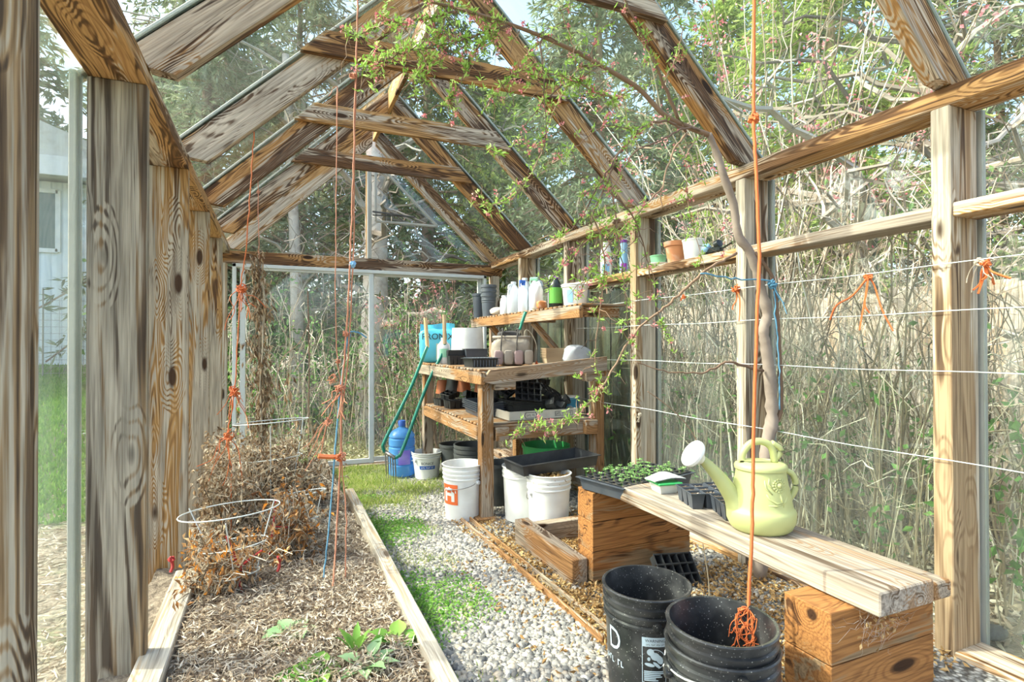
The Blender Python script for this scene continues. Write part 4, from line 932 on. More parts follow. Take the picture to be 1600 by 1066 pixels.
t = thing('cell_tray', 'empty black cell tray leaning against the far sleeper stack under the bench', 'cell tray', (1.86, 2.34, .0), R(4)); t.rotation_euler = (R(52), R(8), R(6)); t.location = (1.87, 2.27, .02)
cells(t, 'cells', 5, 4, .052, .052, .04, P_tray, .8, 0)
# watering can
WC = thing('watering_can', 'pale yellow green plastic watering can with white rose and embossed flower', 'watering can', (1.650, 1.52, .520), R(157))
def canr(z):   # body radius profile
    pts = [(0, .092), (.012, .106), (.04, .118), (.072, .119), (.082, .113), (.088, .108), (.12, .103), (.19, .089), (.222, .084), (.228, .080)]
    return float(np.interp(z, [p[0] for p in pts], [p[1] for p in pts]))
prof = [(.001, 0)]+[(canr(z), z) for z in (0, .006, .012, .025, .04, .055, .072, .078, .082, .086, .1, .12, .15, .19, .21, .222)]
prof += [(.090, .224), (.091, .232), (.088, .240), (.078, .246), (.060, .250), (.058, .246), (.03, .246), (.001, .246)]
lathe(m := MB(), prof, 56, sx=1.02, sy=.94); link('body', m, P_green, WC, smooth=50)
m = MB(); sp = spline([(.075, 0, .075), (.108, 0, .125), (.150, 0, .185), (.195, 0, .236), (.222, 0, .262)], 6)
Pn = np.asarray(sp); rad = np.linspace(.038, .014, len(Pn)); rad[:6] = np.linspace(.055, .034, 6); tube(m, Pn, rad, 20); link('spout', m, P_green, WC, smooth=50)
dr = Vector((.80, .20, .56)).normalized(); q = dr.to_track_quat('Z', 'Y').to_matrix().to_4x4(); Mr = Matrix.Translation((.222, 0, .258)) @ q
m = MB(); lathe(m, [(.014, -.012), (.022, .004), (.046, .026), (.052, .030), (.054, .036), (.052, .044)], 32, Mr); rs = link('rose', m, P_white, WC, smooth=50)
m = MB(); lathe(m, [(.052, .044), (.03, .050), (.001, .053)], 32, Mr); 
lathe(m, [(.052, .043), (.001, .043)], 32, Mr); link('rose_face', m, plastic('bright_white', (.86, .86, .84), .4, .05), rs, smooth=True)
m = MB(); tube(m, spline([(.070, 0, .235), (.066, 0, .280), (.035, 0, .316), (-.005, 0, .322), (-.040, 0, .300), (-.052, 0, .246)], 7), .013, 14); link('top_handle', m, P_green, WC, smooth=True)
m = MB(); tube(m, spline([(-.045, 0, .246), (-.075, 0, .290), (-.040, 0, .318)], 5), .011, 10); tube(m, spline([(-.078, 0, .222), (-.118, 0, .200), (-.128, 0, .150), (-.098, 0, .098)], 7), .011, 12); link('back_handle', m, P_green, WC, smooth=True)
# embossed flower on the +Y side
def on_body(u_, v_):  # u along circumference (m, + = towards spout), v height
    r = canr(v_)*.97; a = math.pi/2-u_/r; return Vector((r*1.02*math.cos(a), r*.94*math.sin(a)*1.02, v_)), Vector((math.cos(a), math.sin(a), 0))
m = MB(); fcx, fcz = -.030, .178
for k in range(14):
    a = k/14*6.283
    for rr2 in (.016, .024):
        p, nn = on_body(fcx+rr2*math.cos(a), fcz+rr2*.9*math.sin(a)); V, F = [], []; lathe(m, [(.001, .004), (.003, .0034), (.0048, .001), (.005, -.003)], 8, Matrix.Translation(p) @ nn.to_track_quat('Z', 'Y').to_matrix().to_4x4())
p, nn = on_body(fcx, fcz); lathe(m, [(.001, .008), (.006, .007), (.010, .003), (.011, -.003)], 12, Matrix.Translation(p) @ nn.to_track_quat('Z', 'Y').to_matrix().to_4x4())
for pth in ([(-.030, .15), (-.034, .13), (-.040, .105)], [(-.036, .12), (-.012, .118), (.012, .135), (.020, .15)], [(-.036, .115), (-.010, .110), (.015, .112)], [(-.01, .16), (.010, .185), (.006, .205)], [(.0, .15), (.020, .17), (.022, .198)], [(-.040, .115), (-.055, .125), (-.066, .14)]):
    tube(m, [on_body(a, b)[0] for a, b in pth], [.003, .0045, .002][:len(pth)] if len(pth) == 3 else [.003, .0045, .004, .002], 7)
link('embossed_flower', m, P_green, WC, smooth=True)
# ================================================================== things on the potting bench (top at 1.03)
ZB = 1.03
def lump_bag(name, label, x, y, z, w_, d_, h_, mat, rz=0, pw=.55, seed=0, cat='bag', parent=None, crump=.03):
    m = MB(); nu, nv = 28, 16; V = []
    for j in range(nv+1):
        ph = -math.pi/2+math.pi*j/nv
        for i in range(nu):
            th = i/nu*6.283; f = lambda q, e: math.copysign(abs(q)**e, q)
            cx = f(math.cos(ph), pw); x_ = f(math.cos(th), pw)*cx*w_/2; y_ = f(math.sin(th), pw)*cx*d_/2; z_ = (f(math.sin(ph), pw)+1)*h_/2
            n = crump*math.sin(th*3+seed)*math.sin(ph*4+seed*2)+crump*.6*math.sin(th*7+ph*9+seed)+crump*.4*math.cos(th*13-ph*6)
            V.append((x_*(1+n/w_*1.2*min(1, w_)), y_*(1+n*3), z_*(1+n*.6)))
    F = [(j*nu+i, j*nu+(i+1) % nu, (j+1)*nu+(i+1) % nu, (j+1)*nu+i) for j in range(nv) for i in range(nu)]
    m.add(V, F); o = link(name, m, mat, parent, smooth=True, base=Vector((0, 0, 0)))
    o.location = (x, y, z); o.rotation_euler = (0, 0, rz); return tag(o, label, cat) if parent is None else o
P_bluebag = plastic('blue_bag', (.09, .50, .68), .3, .25, (.35, .75, .85))
BG = thing('soil_bag', 'light blue bag of potting mix with black marker writing at the back of the bench', 'bag', (1.49, 5.36, ZB), R(-14))
lump_bag('bag_body', '', 0, 0, 0, .36, .15, .33, P_bluebag, seed=1.2, parent=BG, pw=.42)
m = MB(); xs = np.linspace(-.17, .17, 14); V = [(x_, .012*math.sin(x_*40)+dy, zz+.01*math.sin(x_*18)) for dy in (-.004, .004) for zz in (.29, .385) for x_ in xs]
F = [(i, i+1, 15+i, 14+i) for i in range(13)]+[(28+i, 42+i, 43+i, 29+i) for i in range(13)]; m.add(V, F); link('crimped_top', m, P_bluebag, BG)
V, F = text_geo('PROMIX', .085); V = np.array([(a, -.083+.3*a*a, .255+b) for a, b, c in V]); link('marker_writing', MB().add(V, F), P_blackink, BG)
V, F = grid_rect(.13, .16, .05, .11); V = np.array([(a, -.088, b) for a, b, c in V]); link('printed_panel', MB().add(V, F), plastic('panel_print', (.55, .58, .45), .4, .6, (.2, .35, .15)), BG)
def bottle(name, label, x, y, z, h, r, mat, cap=None, handle=False, lab=None, rz=0, sx=1, sy=1, cat='bottle', group=None, neck=.35, spray=False, capmat=None, M=None):
    t = thing(name, label, cat, (x, y, z), rz, group); m = MB(); sh = h*(1-.28)
    lathe(m, [(.001, 0), (r*.92, 0), (r, .008), (r, sh*.92), (r*.93, sh), (r*neck*1.3, h*.88), (r*neck, h*.91), (r*neck, h*.97), (r*neck*.9, h*.97), (.001, h*.97)], 24, sx=sx, sy=sy); link('body', m, mat, t, smooth=40)
    if spray:
        m = MB(); box(m, -.012, 0, h+.015, .075, .022, .030, ch=.006); box(m, -.045, 0, h-.012, .010, .012, .05, ch=.003); lathe(m, [(r*neck*1.15, h*.93), (r*neck*1.15, h), (.006, h+.004)], 12); link('spray_head', m, capmat, t)
    else:
        m = MB(); lathe(m, [(r*neck*1.2, h*.93), (r*neck*1.2, h), (.001, h+.002)], 16); link('cap', m, capmat or mat, t, smooth=40)
    if handle:
        m = MB(); tube(m, spline([(r*.35, 0, h*.90), (r*.98, 0, h*.86), (r*1.08, 0, h*.70), (r*.9, 0, h*.58)], 5), .011, 8); link('handle', m, mat, t, smooth=True)
    if lab:
        lm, lw_, lh, lz = lab; V, F = grid_rect(lw_, lh, nx=8); a = math.atan2(-y, -x)-rz
        W = wrap_cyl(V, r, a, lz, lift=.0015); W[:, 0] *= sx; W[:, 1] *= sy; link('paper_label', MB().add(W, F), lm, t)
    return t
P_jug = plastic('jug_white', (.74, .78, .82), .3, .15); P_mint = plastic('mint_label', (.30, .62, .42), .5, .3, (.8, .9, .85)); P_gr = plastic('green_label', (.11, .36, .05), .4, .1); P_dkbottle = plastic('dark_bottle', (.015, .02, .02), .25, .1)
P_skybl = plastic('sky_label', (.25, .50, .78), .4, .4, (.8, .9, .95)); P_purple = plastic('purple', (.26, .05, .42), .35, .05); P_pot = plastic('white_glaze', (.80, .81, .80), .3, .1)
bottle('bottle', 'white plastic bottle with a pale green label on the bench before the blue bag', 1.455, 5.02, ZB, .24, .06, P_white, lab=(P_mint, .10, .08, .10))
pot('storage_bin', 'big round white bin upside down on the far end of the bench', 1.75, 5.2, ZB, .34, .15, .17, P_white, rim=.0, rimh=.02, cat='bin')
t = thing('cell_tray', 'black cell pack standing on edge beside the blue bag', 'cell tray', (1.49, 4.72, ZB), R(8)); m = MB(); box(m, 0, 0, .105, .19, .035, .05, ch=.002)
for k in range(5): prism(m, [(-.088+k*.036, 0), (-.064+k*.036, 0), (-.058+k*.036, .08), (-.094+k*.036, .08)], -.05, .015)
link('cells', m, P_tray, t)
tray('black_box', 'faded black plastic box in front of the white bin', 1.66, 4.72, ZB, .20, .16, .14, P_navy, R(-6), lip=.006)
t = thing('flat_tray', 'slotted black tray lying at the front left corner of the bench', 'tray', (1.50, 4.14, ZB), R(4)); tray('tray_body', '', 0, 0, 0, .22, .20, .07, P_tray, parent=t)
m = MB()
for k in range(9): box(m, -.1+k*.025, -.118, .03, .008, .004, .05, ch=.001)
for k in range(9): box(m, -.1+k*.025, 0, .072, .006, .20, .005, ch=.001)
link('ribs', m, P_navy, t)
# canvas tool bag
TB = thing('tool_bag', 'beige and grey canvas garden tool bag with side pockets on the bench', 'bag', (1.83, 4.28, ZB), R(-12))
C_beige = plastic('beige_canvas', (.34, .29, .24), .9, .8, (.16, .13, .11)); C_dark = plastic('dark_canvas', (.05, .045, .045), .9, .3); C_pink = plastic('pink_floral', (.36, .25, .24), .9, .9, (.22, .19, .17))
lump_bag('bag_body', '', 0, 0, 0, .33, .20, .24, C_beige, seed=2.1, parent=TB, pw=.6, crump=.04)
m = MB(); lathe(m, [(.155, .225), (.165, .235), (.160, .25), (.15, .235)], 30, sx=1, sy=.62); link('rim_piping', m, C_beige, TB, smooth=True)
for k in range(4): lump_bag('pocket', '', -.13+k*.085, -.105, .01, .075, .035, .12, C_pink if k % 2 == 0 else C_beige, seed=k, parent=TB, pw=.5, crump=.01)
m = MB()
for x_ in (-.11, .02): tube(m, spline([(x_, -.112, .02), (x_, -.115, .15), (x_+.01, -.10, .25), (x_+.03, -.02, .31), (x_, .06, .25)], 6), .006, 6)
link('strap', m, C_dark, TB, smooth=True)
lump_bag('flap', '', -.02, .0, .22, .19, .12, .07, C_dark, seed=4., parent=TB, crump=.03)
TW = thing('trowel', 'hand tool with dark green handle sticking up out of the tool bag', 'hand tool', (1.88, 4.22, 1.33)); m = MB(); tube(m, spline([(0, 0, 0), (.02, 0, .06), (.055, 0, .15)], 5), [.012]*5+[.014]*5+[.016], 10); link('handle', m, P_tealtub, TW, smooth=True)
m = MB(); tube(m, [(0, 0, 0), (-.02, 0, -.10)], .006, 8); link('shank', m, M_steel, TW)
t = thing('garden_hook', 'loop of stiff pale cord with white and orange tips behind the tool bag', 'cord', (2.0, 4.25, ZB)); m = MB(); tube(m, spline([(-.02, 0, 0.01), (-.06, 0, .28), (.0, 0, .27), (.05, 0, .16), (.03, -.03, .01)], 6), .004, 6); link('cord', m, T_pale, t, smooth=True)
m = MB(); lathe(m, [(.001, .05), (.008, .03), (.014, 0), (.001, 0)], 10, TR(-.015, -.02, 0)); link('white_tip', m, P_white, t)
m = MB(); lathe(m, [(.001, .04), (.012, .02), (.014, 0), (.001, 0)], 10, TR(.035, -.03, 0)); link('orange_tip', m, P_orange, t)
M_peat = plastic('peat_fibre', (.42, .31, .20), .95, .5, (.28, .2, .12))
for k in range(6):
    o = tray('peat_pot', ['lowest', 'second', 'third', 'fourth', 'fifth', 'topmost'][k]+' tan peat pot tray in the stack beside the tool bag', 2.14, 4.08, ZB+.014*k+.001, .20, .11, .075, M_peat, R(-6), cat='peat pot', group='stack of peat pots', lip=.008)
lump_bag('plastic_bag', 'crumpled pale grey plastic bag at the right end of the bench', 2.285, 3.98, ZB, .24, .16, .17, plastic('grey_film', (.52, .55, .60), .25, .4, (.3, .32, .36)), R(10), .8, 3.3, crump=.05)
# ================================================================== wall shelf things (top 1.508)
ZS = 1.51
pot('nursery_pot', 'dark blue grey pot at the far left end of the wall shelf', 2.10, 5.86, ZS, .27, .065, .05, P_nurs2)
for k in range(3): pot('nursery_pot', ['lowest', 'middle', 'topmost'][k]+' blue grey pot in the tall stack at the far end of the wall shelf', 2.15, 5.66, ZS+.05*k, .25, .083, .066, P_nurs2, ribs=2, group='tall stack of pots on the wall shelf')
lump_bag('cloth_bundle', 'crumpled off white cloth on the wall shelf beside the pot stack', 2.15, 5.36, ZS, .20, .14, .085, plastic('cream_cloth', (.70, .62, .52), .9, .3, (.5, .42, .34)), R(30), .8, 5.1, cat='cloth', crump=.05)
bottle('jug', 'short white plastic tub bottle leftmost of the white jugs on the wall shelf', 2.13, 5.14, ZS, .19, .052, P_jug, cat='jug', neck=.6)
bottle('jug', 'white gallon jug with moulded handle, left one on the wall shelf', 2.14, 4.95, ZS, .31, .062, P_jug, handle=True, rz=R(200), cat='jug')
bottle('jug', 'larger white jug with handle behind the left gallon jug', 2.22, 4.86, ZS, .34, .066, P_jug, handle=True, rz=R(20), cat='jug')
bottle('spray_bottle', 'clear white spray bottle with a blue and white head on the wall shelf', 2.14, 4.72, ZS, .27, .05, P_jug, spray=True, capmat=P_blue, rz=R(20), cat='spray bottle')
bottle('jug', 'pale blue jug beside the spray bottle on the wall shelf', 2.22, 4.62, ZS, .32, .062, plastic('pale_blue_jug', (.60, .72, .84), .3, .2), capmat=P_mint, cat='jug', handle=True)
bottle('spray_bottle', 'second spray bottle with a pale head leaning right on the wall shelf', 2.15, 4.48, ZS, .27, .048, P_white, spray=True, capmat=P_mint, rz=R(-30), cat='spray bottle')
lump_bag('white_sack', 'limp white plastic sack hanging over the front of the wall shelf', 2.10, 4.36, ZS, .10, .12, .24, P_white, 0, .7, 6.1, crump=.06)
bottle('spray_bottle', 'white trigger bottle between the sack and the green labelled bottle', 2.21, 4.24, ZS, .26, .05, P_white, spray=True, capmat=P_white, rz=R(10), cat='spray bottle')
bottle('bottle', 'dark bottle with a wide green label on the wall shelf', 2.14, 4.07, ZS, .26, .058, P_dkbottle, lab=(P_gr, .115, .13, .10), capmat=P_purple, sx=1.05, handle=True, rz=R(160))
lump_bag('orange_packet', 'small orange and white packet in front of the trigger bottle', 2.09, 4.23, ZS, .09, .06, .07, plastic('orange_packet', (.62, .22, .07), .6, .7, (.8, .75, .7)), 0, .6, 2., cat='packet')
t, _r = bucket('tub', 'white tub with a blue print at the right end of the wall shelf', 2.17, 3.80, ZS, .165, .105, .088, P_white, ribs=(.012, .026), cat='tub')
decal(t, 'blue_print', shapes(strips(.05, .10, 6)), P_skybl, _r(.07), math.atan2(-3.8, -2.17)-.45, .07, lift=.003, slope=.1)
# ================================================================== rail shelf things (top of mid rail 1.756)
ZR_ = 1.757
bottle('bottle', 'tall white squeeze bottle on the rail between the two posts', 2.52, 3.90, ZR_, .30, .045, P_white, neck=.55, lab=(P_skybl, .06, .08, .07))
bottle('bottle', 'slim bottle with purple cap and purple base on the rail', 2.53, 3.66, ZR_, .27, .032, P_skybl, neck=.75, capmat=P_purple, lab=(P_purple, .05, .07, .05))
m = MB(); lathe(m, [(.001, 0), (.045, 0), (.074, .022), (.075, .026), (.070, .025), (.044, .005), (.001, .005)], 32); o = link('saucer', m, P_pot, smooth=40, base=Vector((0, 0, 0))); o.location = (2.52, 3.22, ZR_); tag(o, 'small white saucer under the green cup on the rail', 'saucer')
pot('green_pot', 'small green glazed pot standing in the white saucer on the rail', 2.52, 3.22, ZR_+.006, .075, .058, .048, plastic('green_glaze', (.18, .42, .24), .25, .2, (.5, .7, .6)), rim=.004, rimh=.01)
pot('clay_pot', 'weathered terracotta pot with mineral stains on the rail', 2.515, 3.02, ZR_, .145, .078, .055, M_terra, rimh=.035, rim=.014)
pot('white_pot', 'plain white plastic pot beside the terracotta pot on the rail', 2.515, 2.85, ZR_, .13, .072, .056, P_pot, rim=.005, rimh=.012)
t = thing('lamp_clip', 'small black and pale gadget with a round head lying on the rail', 'gadget', (2.51, 2.66, ZR_)); m = MB(); lathe(m, [(.001, .03), (.02, .025), (.03, 0), (.02, -.02), (.001, -.022)], 16, TR(-.02, .05, .05, 0, R(60))); link('round_head', m, P_skybl, t, smooth=True)
m = MB(); box(m, 0, 0, .03, .05, .12, .045, ch=.012); lathe(m, [(.001, .03), (.025, .028), (.03, 0), (.001, -.01)], 14, TR(0, -.02, .06, 0, R(70))); tube(m, [(0, -.06, .03), (-.01, -.15, .05)], .006, 6); link('clamp', m, P_dkbottle, t)
# ================================================================== lower shelf things (top .625)
ZL = .626
def cellpack(lb, x, y, z, rz, nx=3, ny=2, px=.055, h=.06, rot=None, mat=P_tray, g='loose black cell packs on the lower shelf'):
    t = thing('cell_pack', lb, 'cell pack', (x, y, z), rz, g); cells(t, 'cells', nx, ny, px, px, h, mat, .75)
    if rot: t.rotation_euler = rot
    return t
cellpack('black cell pack at the far left end of the lower shelf', 1.50, 5.15, ZL, R(10), 3, 3)
cellpack('black cell pack second from the far end of the lower shelf', 1.52, 4.88, ZL, R(5), 3, 3, h=.07)
cellpack('black cell pack tipped on its side near the middle of the lower shelf', 1.62, 4.72, ZL+.09, 0, 4, 2, rot=(R(80), R(15), R(20)))
cellpack('black cell pack stacked on the far one on the lower shelf', 1.55, 5.12, ZL+.07, R(30), 3, 2, rot=(R(10), R(-14), R(30)))
for k, (x, y) in enumerate(((1.53, 5.32), (1.68, 5.1), (1.80, 4.95))): pot('plant_pot', ['far left', 'middle', 'right'][k]+' upturned terracotta coloured pot of the three at the back of the lower shelf', x, y, ZL+(.13 if k == 1 else .10), .13, .052, .068, M_terra2, rim=0, group='terracotta pots on the lower shelf')
pot('plant_pot', 'upturned black pot between the terracotta ones on the lower shelf', 1.60, 5.20, ZL+.13, .12, .055, .075, P_nurs, rim=0)
pot('plant_pot', 'large black pot lying open behind the front bench leg on the lower shelf', 1.66, 4.30, ZL+.10, .16, .085, .07, P_nurs, tilt=R(-35))
for k in range(5): tray('black_tray', ['lowest', 'second', 'third', 'fourth', 'topmost'][k]+' faded black tray in the leaning stack left of the front bench leg', 1.60, 4.34, ZL+.016*k+.002, .22, .42, .05, P_navy, R(-4), ty=R(0), group='stack of faded trays on the lower shelf')
for k in range(4): tray('black_tray', ['lowest', 'second', 'third', 'topmost'][k]+' black tray in the stack in front of the carton at the lower shelf', 1.96, 4.14, ZL+.012*k+.050, .50, .28, .05, P_tray, R(2), group='stack of black trays in the carton')
CT = thing('carton_tray', 'flat pale cardboard tray with printed badge full of black cell trays', 'carton', (1.93, 4.08, ZL), R(1)); wcol = plastic('pale_card', (.60, .57, .50), .9, .3)
m = MB(); box(m, 0, 0, .003, .60, .42, .005); box(m, 0, -.21, .035, .60, .005, .066); box(m, 0, .21, .035, .60, .005, .066); box(m, -.30, 0, .035, .005, .42, .066); box(m, .30, 0, .035, .005, .42, .066); link('card_box', m, wcol, CT)
def on_front(V, dx, dz, y_=-.2135): V = np.asarray(V); return np.stack([V[:, 0]+dx, np.full(len(V), y_), V[:, 1]+dz], 1)
hexa = [(-.055, 0), (-.045, .024), (.045, .024), (.055, 0), (.045, -.024), (-.045, -.024)]
fr = []
for i in range(6):
    a, b = hexa[i], hexa[(i+1) % 6]; fr.append([(a[0]*.9, a[1]*.84), a, b, (b[0]*.9, b[1]*.84)])
V, F = shapes(fr); mk = MB().add(on_front(V, -.12, .034), F)
V, F = shapes(scribble(.07, .014, 7)); mk.add(on_front(V, -.12, .034), F)
mk.add(on_front(shapes([[(-.08, -.018), (.08, -.018), (.08, -.015), (-.08, -.015)], [(-.08, .015), (.08, .015), (.08, .018), (-.08, .018)], [(-.08, -.018), (-.077, -.018), (-.077, .018), (-.08, .018)], [(.077, -.018), (.08, -.018), (.08, .018), (.077, .018)]])[0], .17, .036), [(0, 1, 2, 3), (4, 5, 6, 7), (8, 9, 10, 11), (12, 13, 14, 15)])
V, F = shapes(scribble(.145, .018, 12)); mk.add(on_front(V, .17, .036), F); link('print', mk, P_blackink, CT)
cellpack('black cell tray standing tilted in the carton, its grid facing out', 1.85, 4.02, ZL+.19, 0, 4, 3, .052, .045, rot=(R(62), R(6), R(-10)), g='black cell trays in the carton')
cellpack('black cell tray leaning at the right side of the carton', 2.05, 4.05, ZL+.17, 0, 5, 3, .05, .045, rot=(R(28), R(28), R(8)), g='black cell trays in the carton')
cellpack('black cell tray lying on top of the heap at the back of the carton', 1.98, 4.22, ZL+.24, 0, 6, 3, .05, .045, rot=(R(-14), R(8), R(4)), g='black cell trays in the carton')
cellpack('black cell tray at the left back corner of the carton', 1.75, 4.2, ZL+.20, 0, 4, 3, .05, .045, rot=(R(30), R(-20), R(30)), g='black cell trays in the carton')
for k, (x, y, a) in enumerate(((2.0, 3.98, 80), (2.09, 4.0, 110), (2.16, 4.03, 60))): pot('plant_pot', ['left', 'middle', 'right'][k]+' small black square pot lying on its side at the carton edge', x, y, ZL+.10, .08, .038, .030, P_nurs, tilt=R(a), n=4, rz=R(45), group='small black pots in the carton')
t, _r = bucket('tub', 'small blue tub with a pale lid at the right end of the lower shelf', 2.28, 4.10, ZL, .14, .083, .070, plastic('teal_tub', (.05, .30, .46), .35, .3, (.2, .6, .7)), ribs=(.01,), cat='tub')
m = MB(); lathe(m, [(.088, .128), (.090, .138), (.086, .146), (.001, .147)], 28); link('lid', m, P_white, t, smooth=40)
decal(t, 'white_print', shapes([ell(0, 0, .02, .02)]+strips(.04, .004, 3)+[[(.055, -.02), (.085, -.02), (.085, .005), (.055, .005)]]), P_label, _r(.05), math.atan2(-4.1, -2.28)+.1, .055, lift=.003, slope=.09)
# ================================================================== water jug and broadfork
mt, nt, p, o = NT('blue_clear'); p.inputs['Base Color'].default_value = (.12, .38, .78, 1); p.inputs['Roughness'].default_value = .12; tr = nd(nt, 'BsdfTransparent'); tr.inputs[0].default_value = (.35, .62, .95, 1); mx = nd(nt, 'MixShader'); mx.inputs[0].default_value = .6
nt.links.new(tr.outputs[0], mx.inputs[1]); nt.links.new(p.outputs[0], mx.inputs[2]); nt.links.new(mx.outputs[0], o.inputs[0])
WJ = thing('water_jug', 'clear blue five gallon water jug standing by the patio door', 'water jug', (1.175, 5.56, -.105)); m = MB()
pr = [(.001, .01), (.10, 0), (.125, .015), (.130, .04)]
for k in range(4): z = .06+k*.085; pr += [(.130, z), (.130, z+.055), (.122, z+.062), (.122, z+.072), (.130, z+.08)]
pr += [(.128, .41), (.10, .45), (.05, .475), (.032, .485), (.030, .52)]
lathe(m, pr, 36); link('body', m, mt, WJ, smooth=40); m = MB(); lathe(m, [(.036, .50), (.037, .545), (.032, .552), (.001, .552)], 20); link('cap', m, P_blue, WJ, smooth=40)
m = MB(); V, F = grid_rect(.12, .14, nx=8); m.add(wrap_cyl(V, .131, math.atan2(-5.5, -1.17)+.2, .20, lift=.002), F); link('label', m, plastic('violet_label', (.22, .16, .66), .4, .3, (.6, .6, .9)), WJ)
BF = thing('broadfork', 'green tubular broadfork with two pale wooden grips and steel tines', 'garden fork', tuple(at(625, 735, y=5.0))); b0 = Vector(BF.location)
def P3(u, v, y): return at(u, v, y=y)-b0
gl = [P3(668, 541, 5.12), P3(663, 553, 5.1), P3(640, 610, 5.05), P3(603, 685, 5.0), P3(599, 700, 5.0), P3(603, 708, 5.0)]
gr_ = [P3(695, 536, 4.98), P3(690, 555, 4.98), P3(668, 600, 4.95), P3(630, 700, 4.92), P3(622, 713, 4.92), P3(615, 716, 4.93)]
m = MB(); tube(m, spline(gl, 6), .0155, 12); tube(m, spline(gr_, 6), .0155, 12); link('tube_frame', m, P_tealtub, BF, smooth=True)
link('wooden_grip', tube(MB(), [P3(664.5, 497, 5.16), P3(668, 543, 5.12)], .0185, 12), W_handle, BF, smooth=40)
link('wooden_grip', tube(MB(), [P3(694, 492, 5.0), P3(695, 538, 4.98)], .0185, 12), W_handle, BF, smooth=40)
a, b = P3(602, 706, 5.0), P3(617, 716, 4.92); link('cross_bar', tube(MB(), [a, b], .016, 10), M_steel, BF, smooth=True)
for k in range(5):
    p0 = a.lerp(b, k/4); link('tine', tube(MB(), spline([p0, p0+Vector((.004, -.01, -.12)), p0+Vector((.006, -.012, -.235))], 4), [.007, .007, .007, .007, .006, .005, .004, .003, .002], 6), M_steel, BF)
# sill things
m = MB(); V, F = [], []; lump_bag('stone', 'smooth grey stone on the ground in the right corner by the near post', 2.74, 1.33, -.02, .13, .08, .05, M_peb, 0, .9, 1., cat='stone', crump=.0)
IV = thing('ivy_sprig', 'small ivy shoot with dark green leaves outside the glass at the lower right', 'plant', (2.76, 1.22, -.05)); m = MB(); f = MB()
pts = spline([(0, 0, 0), (.02, -.03, .16), (-.02, .03, .34), (.03, .0, .62), (.02, .05, .95)], 6); tube(m, pts, .003, 4); link('stem', m, L_weed, IV)
n = 34; q = np.asarray(pts)[rng.integers(2, len(pts), n)]; leaves(f, q, unit(n)+[-.3, 0, .3], .05, .045, .1); link('leaves', f, L_bramble, IV)
# ================================================================== trellis wires on the right wall
M_wire = plastic('galvanised_wire', (.62, .66, .66), .4, .1)
for k, (z0, z1, lb) in enumerate(((1.512, 1.525, 'top'), (1.325, 1.345, 'second from the top'), (1.098, 1.09, 'third, slack from post to post'), (.75, .748, 'lowest'))):
    pts = [(2.412, -.7, z0)]+[(2.412-.004*(i % 2), y, z0+(z1-z0)*y/4-.006*(i % 2)) for i, y in enumerate(np.arange(.2, 4.3, .5))]
    t = link('trellis_wire', tube(MB(), spline(pts, 4), .0022, 5), M_wire, smooth=True); tag(t, ['topmost', 'second', 'third', 'lowest'][k]+' pale trellis wire strung along the right wall posts, counted from above', 'wire', 'trellis wires on the right wall')
def knot(mb, c, r, n=5, rad=.003):
    c = np.array(c)
    for k in range(n): 
        p = c+unit(5)*r*(.5+.5*rng.random((5, 1))); tube(mb, spline(p, 4), rad, 5)
def tails(mb, c, n, ln, rad=.002, down=1., spread=.6):
    c = np.array(c)
    for k in range(n):
        d = unit(1)[0]*spread; d[2] = -down*(.5+.6*rng.random()); pts = [c]; 
        for q in range(3): pts.append(pts[-1]+d*ln/3+rng.normal(size=3)*ln*.09)
        tube(mb, spline(pts, 4), rad, 4)
def twine(name, label, pts, rad, mat, knots=(), tl=(), wob=.003, cat='twine', group=None, ns=6):
    P = spline(pts, 7); P = P+np.cumsum(rng.normal(size=P.shape)*wob*.25, axis=0)*0+rng.normal(size=P.shape)*wob*.5
    m = MB(); tube(m, P, rad, ns)
    b = Vector(tuple(P[0])); t = None
    o = link(name, m, mat, smooth=True, base=b); tag(o, label, cat, group)
    if knots or tl:
        for c, r, n in knots: m = MB(); knot(m, c, r, n, rad*.8); link('knot', MB_shift(m, b), mat, o, smooth=True)
        for c, n, ln in tl: m = MB(); tails(m, c, n, ln, rad*.6); link('loose_ends', MB_shift(m, b), mat, o, smooth=True)
    return o
def MB_shift(m, b): m.V = [v-np.array(b) for v in m.V]; return m
# right hanging orange rope with frayed end in the bucket
A_ = lambda u, v, y: tuple(at(u, v, y=y))
yy = 1.24
rp = [A_(1179, -60, yy+.05), A_(1178, 60, yy+.04), A_(1178, 190, yy+.03), A_(1181, 260, yy+.02), A_(1186, 400, yy+.01), A_(1182, 520, yy), A_(1177, 700, yy), A_(1176, 800, yy), A_(1170, 940, yy), A_(1169, 958, yy)]
o = twine('hanging_rope', 'bright orange plastic rope hanging from the roof into the right black bucket', rp, .0052, T_orange, [(A_(1178, 185, yy+.03), .018, 7)], [], .0012, 'rope', ns=8)
m = MB(); c = Vector(A_(1169, 950, yy)); 
for k in range(46):
    d = unit(1)[0]; pts = [c+Vector((0, 0, -.0)), c+Vector(tuple(d*np.array([.03, .03, .02])))+Vector((0, 0, -.02)), c+Vector(tuple(unit(1)[0]*.045))+Vector((0, 0, -.05)), c+Vector(tuple(unit(1)[0]*.055))+Vector((0, 0, -.085-.03*rng.random()))]
    tube(m, spline(pts, 4), .0015, 4)
link('frayed_end', MB_shift(m, o.location), T_orange, o)
